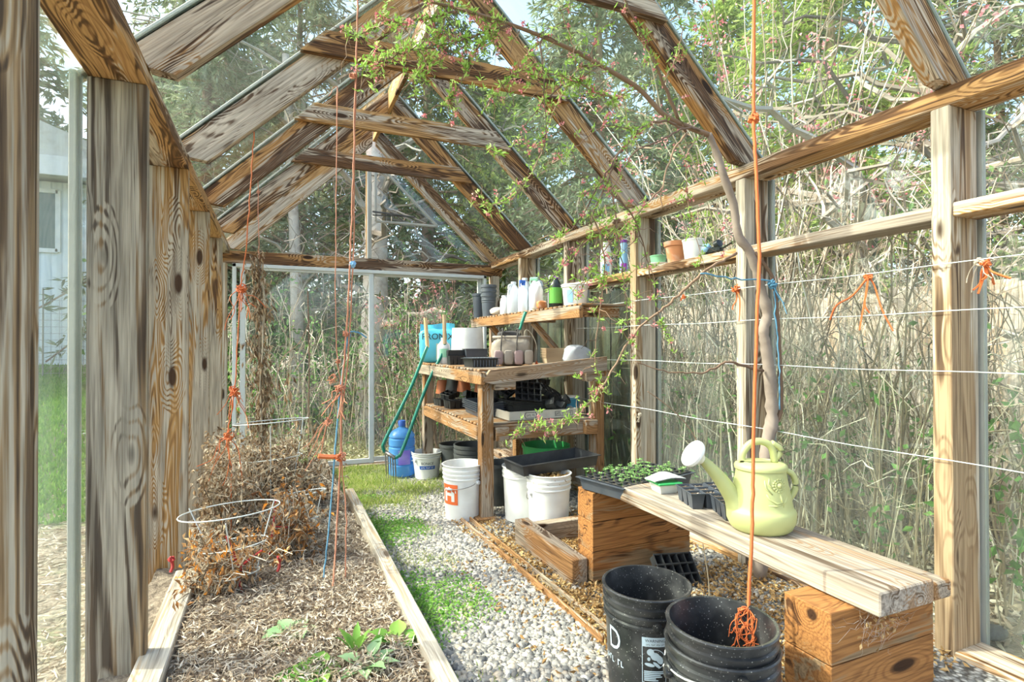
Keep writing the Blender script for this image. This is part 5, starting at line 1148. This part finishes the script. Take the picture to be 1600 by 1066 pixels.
# left twines above the bed
y1 = 3.40
twine('hanging_twine', 'orange baling twine with ragged knots hanging over the left edge of the bed', [A_(397, 205, y1), A_(391, 300, y1), A_(383, 400, y1), A_(376, 450, y1), A_(370, 560, y1), A_(362, 640, y1), A_(354, 690, y1), A_(362, 740, y1), A_(360, 860, y1)], .0036, T_orange,
      [(A_(377, 452, y1), .035, 7), (A_(364, 612, y1), .04, 7), (A_(358, 680, y1), .035, 6)], [(A_(379, 448, y1), 8, .20), (A_(366, 608, y1), 7, .2), (A_(356, 684, y1), 6, .22)], .004)
twine('hanging_twine', 'thin faded orange twine hanging right beside the tall dead tomato vine', [A_(403, 268, 4.41), A_(404, 360, 4.36), A_(405, 405, 4.34)], .003, T_faded, [(A_(404, 300, 4.4), .015, 4)], (), .003)
y2 = 2.8
twine('hanging_twine', 'thick faded pink orange twine hanging in front of the door, longest of them', [A_(560, -40, y2), A_(558, 60, y2), A_(554, 200, y2), A_(550, 330, y2), A_(547, 410, y2), A_(541, 520, y2), A_(533, 620, y2), A_(532, 712, y2), A_(524, 860, y2), A_(508, 1060, y2-.35)], .0046, T_faded,
      [(A_(552, 118, y2), .02, 4), (A_(540, 522, y2), .018, 4), (A_(532, 606, y2), .03, 5), (A_(534, 714, y2), .03, 6)], [(A_(534, 612, y2), 6, .16)], .003)
twine('hanging_twine', 'second strand of orange twine ending in a fork near the bed edging', [A_(556, 120, y2), A_(553, 300, y2), A_(552, 400, y2), A_(544, 560, y2), A_(535, 640, y2), A_(534, 720, y2), A_(541, 800, y2), A_(540, 850, y2), A_(541, 940, y2), A_(552, 965, y2)], .0034, T_faded, [(A_(541, 940, y2), .02, 5)], [(A_(541, 940, y2), 4, .12)], .003)
twine('hanging_twine', 'thin faded twine hanging from the green shoot left of the thick twine', [A_(527, 135, 3.0), A_(526, 260, 3.0), A_(524, 440, 3.0), A_(527, 560, 3.0), A_(530, 600, 3.0), A_(512, 660, 3.0), A_(498, 720, 3.0)], .0027, T_faded, [(A_(528, 565, 3.0), .02, 4), (A_(520, 592, 3.0), .035, 4), (A_(512, 660, 3.0), .03, 5)], [(A_(512, 655, 3.0), 5, .2), (A_(527, 135, 3.0), 3, .08)], .003)
m = MB(); tube(m, spline([A_(497, 713, y2), A_(515, 714, y2), A_(534, 713, y2)], 5), .012, 6); knot(m, A_(531, 716, y2), .022, 6, .004); tag(link('twine_bundle', m, T_orange), 'wad of bright orange twine tied sideways where the strands meet above the bed', 'twine')
twine('blue_twine', 'blue twine looping from the thick faded twine down to the bed', [A_(573, 528, y2+.02), A_(560, 520, y2+.02), A_(545, 520, y2+.02), A_(541, 545, y2+.02), A_(533, 600, y2+.02), A_(524, 700, y2), A_(516, 800, y2), A_(506, 900, y2), A_(495, 945, y2-.1), A_(478, 990, y2-.2)], .004, T_blue, [(A_(545, 524, y2+.02), .012, 4)], (), .002)
m = MB(); knot(m, A_(551, 413, y2), .02, 8, .004); tag(link('string_knot', m, P_skybl), 'knotted scrap of pale blue string tied to the thick twine below the header beam', 'string')
# red tape strips and small red ties in the bed
m = MB(); tube(m, spline([A_(354, 838, 2.9), A_(366, 868, 2.9), A_(374, 885, 2.9), A_(392, 872, 2.9), A_(410, 860, 2.9)], 4), .0065, 5); tube(m, spline([A_(374, 885, 2.9), A_(372, 900, 2.9), A_(378, 925, 2.9)], 4), .006, 5); knot(m, A_(374, 888, 2.9), .022, 6, .004); tag(link('red_tie', m, T_red), 'red plastic plant tie with long tails in the dead bush at the bed front', 'plant tie')
m = MB(); tube(m, spline([A_(431, 780, 3.2), A_(427, 820, 3.2), A_(421, 868, 3.2)], 4), .005, 5); tube(m, [A_(428, 823, 3.2), A_(450, 824, 3.2)], .004, 5); tag(link('red_tie', m, T_red), 'straight red plant tie standing upright in the middle of the bed', 'plant tie')
for (u, v, lb) in ((255, 955, 'red plant tie near the pale plank at the left'), (268, 875, 'small red tie among the leaves at the left post'), (420, 935, 'small red tie low in front of the tomato cage'), (435, 875, 'dark red tie in the orange dead leaves')):
    m = MB(); c = A_(u, v, 2.9 if u > 300 else 2.95); tube(m, spline([c, tuple(np.array(c)+[.004, 0, -.03]), tuple(np.array(c)+[-.004, 0, -.055])], 4), .007, 5); knot(m, c, .016, 4, .004); tag(link('red_tie', m, T_red), lb, 'plant tie')
# tomato cages
def cage(label, cx, cy, z0, rings, nl=3, lean=(0, 0)):
    t = thing('tomato_cage', label, 'plant cage', (cx, cy, z0))
    for (z, r) in rings:
        a = np.linspace(0, 6.283, 30); tube(m := MB(), [(lean[0]*z+r*math.cos(q), lean[1]*z+r*math.sin(q)*.95, z+.02*math.cos(q+1)) for q in a], .0032, 6); link('ring', m, M_wire, t, smooth=True)
    for k in range(nl):
        q = k/nl*6.283+.5; zt = rings[-1][0]; link('leg', tube(MB(), [(rings[0][1]*math.cos(q)*.7, rings[0][1]*math.sin(q)*.7, -.08)]+[(lean[0]*z+r*math.cos(q), lean[1]*z+r*math.sin(q), z) for z, r in rings], .003, 5), M_wire, t)
cage('wire tomato cage tilted over the dead orange leaved bush at the bed front', -.16, 2.95, .05, [(.06, .10), (.20, .15), (.36, .22)], lean=(-.1, .1))
cage('tall wire tomato cage around the tangle of dead vines at the back of the bed', -.02, 4.0, .04, [(.2, .15), (.42, .19), (.66, .23)])
cage('small wire cage hoop leaning in the dead vines near the twine bundle', .16, 3.5, .05, [(.12, .08), (.28, .12)])
# dead tomato plants
def dead_bush(name, label, cx, cy, z0, rx, ry, h, ns, nleaf, mat, size=.03, fruit=0, base_z=0):
    t = thing(name, label, 'dead plant', (cx, cy, z0)); n = ns
    P0 = np.stack([rng.normal(size=n)*rx*.25, rng.normal(size=n)*ry*.25, np.full(n, 0.)], 1)
    P1 = np.stack([rng.normal(size=n)*rx*.62, rng.normal(size=n)*ry*.62, h*rng.random(n)**.8], 1)
    m = MB(); P = canes(m, P0, P1, h*.35*rng.random(n), .0016+.0024*rng.random(n), 9, 4, .03)
    k = n*4; s = rng.integers(0, n, k); Q0 = P[s, rng.integers(2, 9, k)]; Q1 = Q0+unit(k)*(.04+.10*rng.random((k, 1))); P2 = canes(m, Q0, Q1, np.full(k, .015), np.full(k, .0011), 5, 3, .01)
    for V in m.V: V[:, 0] = np.clip(V[:, 0], -.385-cx, .50-cx); V[:, 2] = np.maximum(V[:, 2], 0)
    link('stems', m, TWIG, t)
    q = np.concatenate([P2[rng.integers(0, k, nleaf//2), rng.integers(1, 5, nleaf//2)], P[rng.integers(0, n, nleaf//2), rng.integers(2, 9, nleaf//2)]])+rng.normal(size=(nleaf//2*2, 3))*.018
    q[:, 0] = np.clip(q[:, 0], -.37-cx, .46-cx); q[:, 2] = np.maximum(q[:, 2], .01); D = unit(len(q)); D[:, 2] -= .6
    m = MB(); leaves(m, q, D, size*(.5+rng.random(len(q))), size*.5, .55, droop=.2); link('withered_leaves', m, mat, t); return t
dead_bush('tomato_plant', 'tangled dead tomato vines heaped at the back of the bed', -.08, 4.1, .05, .36, .45, .55, 200, 3200, L_dead, .030)
dead_bush('tomato_plant', 'dead grey brown vines leaning on the left posts in the middle of the bed', -.24, 3.6, .05, .22, .42, .62, 170, 2300, L_dead, .028)
dead_bush('tomato_plant', 'dead bush with curled orange brown leaves at the bed front by the left posts', -.24, 2.95, .05, .26, .26, .28, 80, 800, L_orange, .028)
dead_bush('tomato_plant', 'dead plant with hanging ochre leaves right of the upright red tie', .10, 3.25, .05, .13, .18, .40, 60, 620, L_orange, .034)
dead_bush('tomato_plant', 'withered low vines just behind the bed end near the twine bundle', .16, 4.3, .05, .26, .35, .42, 110, 1300, L_dead, .030)
dead_bush('tomato_plant', 'thin straw coloured dead plant lying in the middle of the bed', .02, 3.55, .05, .32, .30, .20, 110, 1400, L_straw, .030)
# tall withered vine hanging from the rafter
TV = thing('tomato_vine', 'tall withered tomato vine climbing a string to the back header on the left', 'dead plant', (-.10, 4.3, .05)); m = MB(); f = MB(); ctr = [(u, v) for u, v in ((404, 405), (408, 470), (404, 540), (412, 600), (408, 670), (412, 740), (405, 800))]
Pc = np.array([tuple(at(u, v, y=4.3)) for u, v in ctr])-np.array(TV.location)
for k in range(5): Pk = Pc.copy(); Pk += rng.normal(size=Pk.shape)*.02; tube(m, spline(Pk, 6), .0045 if k else .008, 5)
sp = np.asarray(spline(Pc, 14)); n = 260; s = sp[rng.integers(0, len(sp), n)]; e = s+unit(n)*(.04+.11*rng.random((n, 1)))*[1, 1, .6]-np.stack([0*s[:, 0], 0*s[:, 0], .05*rng.random(n)], 1); Q = canes(m, s, e, np.full(n, .02), np.full(n, .0016), 6, 3, .012)
e2 = spline([tuple(Pc[2]), tuple(np.array(at(430, 560, y=4.3))-np.array(TV.location)), tuple(np.array(at(434, 610, y=4.3))-np.array(TV.location))], 5); tube(m, e2, .004, 5)
link('stems', m, TWIG, TV); n = 1300; q = np.concatenate([Q[rng.integers(0, 260, n), rng.integers(0, 6, n)]])+rng.normal(size=(n, 3))*.015; D = unit(n)*.7; D[:, 2] -= 1; leaves(f, q, D, .03+.03*rng.random(n), .014, .6, droop=.2); link('withered_leaves', f, L_dead, TV)
def thin_stalk(label, pts, y, leafat=(), mat=TWIG_D, r=.003):
    t = thing('dry_stalk', label, 'dead plant', tuple(at(*pts[-1], y=y))); b = np.array(t.location)
    m = MB(); P = spline([tuple(np.array(at(u, v, y=y))-b) for u, v in pts], 6); tube(m, P, r, 5); link('stem', m, mat, t)
    f = MB(); n = 14
    for (u, v) in leafat:
        c = np.array(at(u, v, y=y))-b; D = unit(6)*.4; D[:, 2] = -1; leaves(f, c[None]+rng.normal(size=(6, 3))*.02, D, .07, .02, .6)
    if leafat: link('hanging_leaves', f, L_dead, t)
thin_stalk('thin straight dry bamboo stake standing before the left patio door', [(481, 455), (483, 560), (482, 690)], 5.0, r=.005)
thin_stalk('thin dead stalk arching with hanging black leaves before the left door panel', [(485, 500), (468, 535), (442, 560), (430, 600)], 4.6, [(449, 590), (450, 615), (433, 600)])
thin_stalk('dead stem with drooping dark leaves at the back of the bed', [(462, 655), (460, 700), (455, 760)], 4.8, [(462, 660), (455, 690), (485, 665)])
# green weeds in the bed
def rosette(label, x, y, n, ln, wd, mat=L_weed, up=.5, name='weed'):
    t = thing(name, label, 'weed', (x, y, float(bedz(np.array(x), np.array(y))))); a = np.arange(n)*2.4+rng.random(n)*.4; D = np.stack([np.cos(a), np.sin(a), up+.5*rng.random(n)], 1)
    m = MB(); base = np.zeros((n, 3)); base[:, 2] = .005
    for k in range(n):
        L_ = ln*(.7+.5*rng.random()); d = D[k]/np.linalg.norm(D[k]); s = np.cross(d, [0, 0, 1]); s /= np.linalg.norm(s)+1e-6; V = []; N = 7
        for i in range(N+1):
            q = i/N; c = d*L_*q+np.array([0, 0, -.35*L_*q*q]); w_ = wd*math.sin(min(1, q*1.05+.04)*math.pi)**.8*(.5 if q < .3 else 1)+.001
            V += [c-s*w_/2+[0, 0, .15*w_], c-[0, 0, .1*w_], c+s*w_/2+[0, 0, .15*w_]]
        F = []
        for i in range(N): F += [(3*i, 3*i+1, 3*i+4, 3*i+3), (3*i+1, 3*i+2, 3*i+5, 3*i+4)]
        m.add(V, F)
    for V in m.V: V[:, 2] = np.maximum(V[:, 2], .004)
    link('leaves', m, mat, t, smooth=True); return t
q = lambda u, v: at(u, v, z=.07)
L_kale = leafmat('pale_green_leaf', [(0, (.24, .42, .18)), (1, (.45, .62, .34))], .3)
for (u, v, n, ln, wd, mt, lb, up_) in ((460, 985, 6, .10, .05, L_kale, 'grey green broad leaved seedling in the middle of the bed front', .3), (555, 1015, 5, .13, .022, L_weed, 'upright strap leaved green shoot beside the twine at the bed front', 2.), (490, 1052, 8, .11, .06, L_weed, 'large bright green weed at the lower edge of the bed', .4),
    (570, 1045, 6, .11, .035, L_kale, 'jagged grey green weed low between the shoot and the edging', .4), (620, 1005, 5, .10, .05, L_weed, 'leafy green weed close to the edging board', .5), (130, 1045, 7, .10, .032, L_weed, 'bright green sprout at the foot of the near left post', 1.2), (410, 985, 5, .03, .014, L_weed, 'tiny green seedling left of the broad leaved one', .6),
    (475, 715, 9, .14, .05, L_weed, 'fresh green weed at the back of the bed before the door', 1.0), (400, 820, 5, .05, .03, L_kale, 'small pale weed under the tomato cage', .5)):
    p = q(u, v)
    if u == 130: p = Vector((-.455, 1.83, 0))
    rosette(lb, p.x, p.y, n+2, ln*1.35, wd*1.3, mt, up_)
# ================================================================== the peach tree trained on the right wall
PT = thing('peach_tree', 'young peach tree in blossom trained along the right wall and roof', 'tree', (2.26, 2.12, 0)); pb = np.array(PT.location)
def PP(pts): return [tuple(np.array(at(u, v, y=y))-pb) for u, v, y in pts]
trunk_px = [(1187, 905, 2.14), (1192, 800, 2.13), (1199, 695, 2.12), (1206, 657, 2.12), (1204, 601, 2.12), (1197, 545, 2.12), (1193, 515, 2.12), (1199, 489, 2.12), (1187, 444, 2.12), (1172, 395, 2.12), (1154, 369, 2.14), (1146, 320, 2.14), (1131, 276, 2.14), (1120, 240, 2.15), (1107, 209, 2.15)]
b_up = [(1110, 212, 2.15), (1072, 197, 2.15), (1036, 178, 2.16), (997, 138, 2.18), (938, 102, 2.2), (879, 71, 2.22), (800, 39, 2.2), (720, 15, 2.2), (640, -6, 2.2)]
stem2 = [(1203, 668, 2.12), (1219, 645, 2.1), (1219, 582, 2.1), (1215, 507, 2.1), (1212, 470, 2.1), (1206, 432, 2.1), (1180, 395, 2.1)]
br = [([(1060, 188, 2.15), (1036, 130, 2.13), (1015, 80, 2.12), (997, 39, 2.1), (969, -10, 2.1)], .010),
 ([(1072, 205, 2.15), (1036, 189, 2.1), (997, 205, 2.05), (965, 244, 2.0), (953, 276, 2.0), (926, 335, 2.0), (922, 372, 2.0)], .007),
 ([(1072, 209, 2.15), (1052, 236, 2.13), (1036, 291, 2.1), (1032, 327, 2.1)], .006),
 ([(1095, 206, 2.15), (1070, 200, 2.08), (1030, 220, 2.0), (990, 240, 1.95), (955, 300, 1.9)], .006),
 ([(1100, 210, 2.15), (1076, 235, 2.1), (1073, 290, 2.1), (1080, 340, 2.12), (1105, 430, 2.12)], .004),
 ([(1150, 397, 2.14), (1105, 421, 2.16), (1060, 462, 2.2), (1037, 481, 2.22), (992, 522, 2.26), (950, 590, 2.3), (915, 636, 2.3), (880, 662, 2.3), (850, 668, 2.3), (800, 680, 2.3)], .008),
 ([(1193, 580, 2.12), (1139, 567, 2.13), (1118, 575, 2.15), (1090, 584, 2.18), (1037, 579, 2.24), (992, 565, 2.3)], .008),
 ([(879, 71, 2.22), (846, 60, 2.2), (850, 130, 2.15), (853, 200, 2.13), (848, 240, 2.1)], .005),
 ([(938, 102, 2.2), (900, 110, 2.2), (860, 190, 2.25), (840, 250, 2.3), (800, 310, 2.3), (735, 322, 2.3)], .004),
 ([(800, 39, 2.2), (760, 50, 2.2), (690, 70, 2.15), (620, 85, 2.1), (565, 110, 2.1)], .005),
 ([(720, 15, 2.2), (660, 30, 2.2), (600, 40, 2.2), (545, 60, 2.2)], .005),
 ([(700, 10, 2.2), (680, 60, 2.2), (660, 100, 2.2), (645, 130, 2.2)], .004), ([(790, 40, 2.2), (742, 80, 2.2), (715, 140, 2.2), (695, 165, 2.2)], .003),
 ([(997, 138, 2.18), (950, 150, 2.2), (880, 120, 2.2), (815, 110, 2.2), (770, 150, 2.2)], .004),
 ([(965, 244, 2.0), (930, 300, 2.0), (900, 350, 2.05), (860, 380, 2.1)], .004),
 ([(926, 335, 2.0), (945, 400, 2.0), (940, 470, 2.05), (930, 560, 2.1), (950, 615, 2.1)], .004),
 ([(922, 372, 2.0), (890, 400, 2.0), (870, 430, 2.0), (850, 440, 2.0)], .003),
 ([(955, 300, 1.9), (990, 340, 1.95), (1010, 400, 2.0), (1025, 480, 2.1), (1045, 530, 2.15)], .004),
 ([(953, 276, 2.0), (965, 360, 1.98), (975, 440, 2.0), (985, 540, 2.05)], .004),
 ([(1036, 291, 2.1), (1000, 330, 2.1), (960, 370, 2.05), (915, 430, 2.0), (905, 470, 2.0)], .004),
 ([(880, 130, 2.2), (830, 180, 2.2), (800, 230, 2.2), (780, 240, 2.2)], .003),
 ([(920, 130, 2.2), (930, 60, 2.15), (960, 30, 2.1)], .003), ([(1036, 130, 2.13), (1060, 80, 2.1), (1065, 40, 2.1), (1050, 10, 2.1)], .004),
 ([(900, 100, 2.2), (890, 50, 2.2), (870, 10, 2.2)], .003), ([(997, 205, 2.05), (940, 200, 2.0), (900, 230, 2.0), (870, 245, 2.0)], .003)]
m = MB(); T = spline(PP(trunk_px), 5); tube(m, T, np.linspace(.036, .016, len(T))*(1+.1*rng.normal(size=len(T))), 12); link('trunk', m, TRUNK_BARK, PT, smooth=True)
m = MB(); T = spline(PP(stem2), 5); tube(m, T, np.linspace(.013, .009, len(T)), 8); link('side_stem', m, TWIG_D, PT, smooth=True)
m = MB(); T0 = spline(PP(b_up), 6); tube(m, T0, np.linspace(.014, .006, len(T0)), 8); cl = [(np.asarray(T0), 1.0)]
for pts, r in br: T = spline(PP(pts), 6); T = T+rng.normal(size=T.shape)*.003; tube(m, T, np.linspace(r, r*.35, len(T)), 6); cl.append((np.asarray(T), 1.0))
Pw = MB(); tips = []
for k, (T, w_) in enumerate(cl):
    n = len(T)
    if k in (3, 4): continue
    lo = {0: .35, 1: .0, 6: .45, 7: .9}.get(k, .12)
    if k == 7: continue
    cnt = int(np.linalg.norm(np.diff(T, axis=0), axis=1).sum()*(100 if k in (10, 11, 12, 13, 14) else 30))
    s = T[(lo*n+(1-lo)*n*rng.random(cnt)).astype(int).clip(0, n-1)]; e = s+unit(cnt)*(.03+.10*rng.random((cnt, 1)))-[0, 0, .02]; Q = canes(m, s, e, np.full(cnt, .008), np.full(cnt, .0022), 5, 3, .006); tips.append((Q.reshape(-1, 3), k)); tips.append((T[int(lo*n):], k))
link('branches', m, TWIG_D, PT, smooth=True)
f = MB(); b = MB()
for (Q, k) in tips:
    n = int(len(Q)*.30); s = Q[rng.integers(0, len(Q), n)]; s3 = np.repeat(s, 5, 0)+rng.normal(size=(n*5, 3))*.004; D = unit(n*5)+[0, 0, .35]; leaves(f, s3, D, .014+.022*rng.random(n*5), .008, .15)
    n = int(len(Q)*.07)
    if n: s = Q[rng.integers(0, len(Q), n)]; s3 = np.repeat(s, 9, 0)+rng.normal(size=(n*9, 3))*.006; leaves(b, s3, unit(n*9), .013, .010, .3)
link('young_leaves', f, L_peach, PT); link('blossom', b, L_flower, PT)
twine('blue_twine', 'blue twine tying the side stem of the peach tree to the wire', [A_(1095, 427, 2.1), A_(1150, 436, 2.08), A_(1205, 440, 2.07), A_(1210, 455, 2.07), A_(1214, 520, 2.07), A_(1218, 580, 2.07), A_(1218, 640, 2.07)], .004, T_blue, [(A_(1208, 445, 2.07), .03, 8)], [(A_(1208, 445, 2.07), 3, .18)], .006)
def wire_tie(label, u, v, mat, n=4, ln=.12, r=.018, x=2.41):
    m = MB(); c = tuple(at(u, v, x=x)); knot(m, c, r, 7, .0035); tails(m, c, n, ln, .004); tag(link('wire_tie', m, mat), label, 'twine')
wire_tie('frayed orange and white twine tied to the top wire at the far right', 1540, 412, T_orange, 5, .10, .022)
m = MB(); c = tuple(at(1531, 410, x=2.41)); knot(m, c, .02, 7, .004); tails(m, c, 6, .09, .0018); tag(link('wire_tie', m, T_pale), 'frayed white string tied beside the orange twine at the far right', 'string')
wire_tie('orange twine tied to the top wire right of the can post, hanging down', 1357, 432, T_orange, 4, .20, .02)
wire_tie('orange twine wrapped on the wire at the middle post', 1150, 452, T_orange, 4, .16, .03); wire_tie('small orange twine knot on the top wire left of the middle post', 1068, 464, T_orange, 2, .03, .016)
wire_tie('pale string knot on the lowest wire by the left post', 1000, 648, T_pale, 3, .05, .014)
thin_stalk('thin reddish dry stem crossing the glass above the watering can', [(1012, 612), (1040, 632), (1070, 660), (1095, 700), (1100, 720)], 2.4, mat=TWIG_D, r=.003)
thin_stalk('small withered weed standing behind the black buckets', [(1098, 850), (1105, 890), (1108, 930), (1100, 950)], 1.72, mat=TWIG, r=.0022)
# cobweb with debris on the near stack
m = MB(); c = Vector((1.60, 1.062, .40)); 
for k in range(70):
    a = np.array(c)+np.array([rng.normal()*.055, -.004-.006*rng.random(), rng.normal()*.028]); e = a+np.array([rng.normal()*.05, rng.normal()*.002, rng.normal()*.03]); canes(m, a[None], e[None], np.array([-.01]), np.array([.0003]), 4, 3, .003)
mt_ = plastic('cobweb_grey', (.55, .52, .48), .9, .2); cw = link('cobweb', m, mt_); tag(cw, 'dusty cobweb with leaf debris hanging below the near end of the planks', 'cobweb', kind='stuff')
m = MB(); n = 60; q_ = np.array([1.62, 1.060, .40])+np.stack([rng.normal(size=n)*.05, -.004*rng.random(n), rng.normal(size=n)*.025], 1); leaves(m, q_-np.array(cw.location), unit(n)*[1, .1, 1], .018, .008, .2); link('web_debris', m, L_litter, cw)
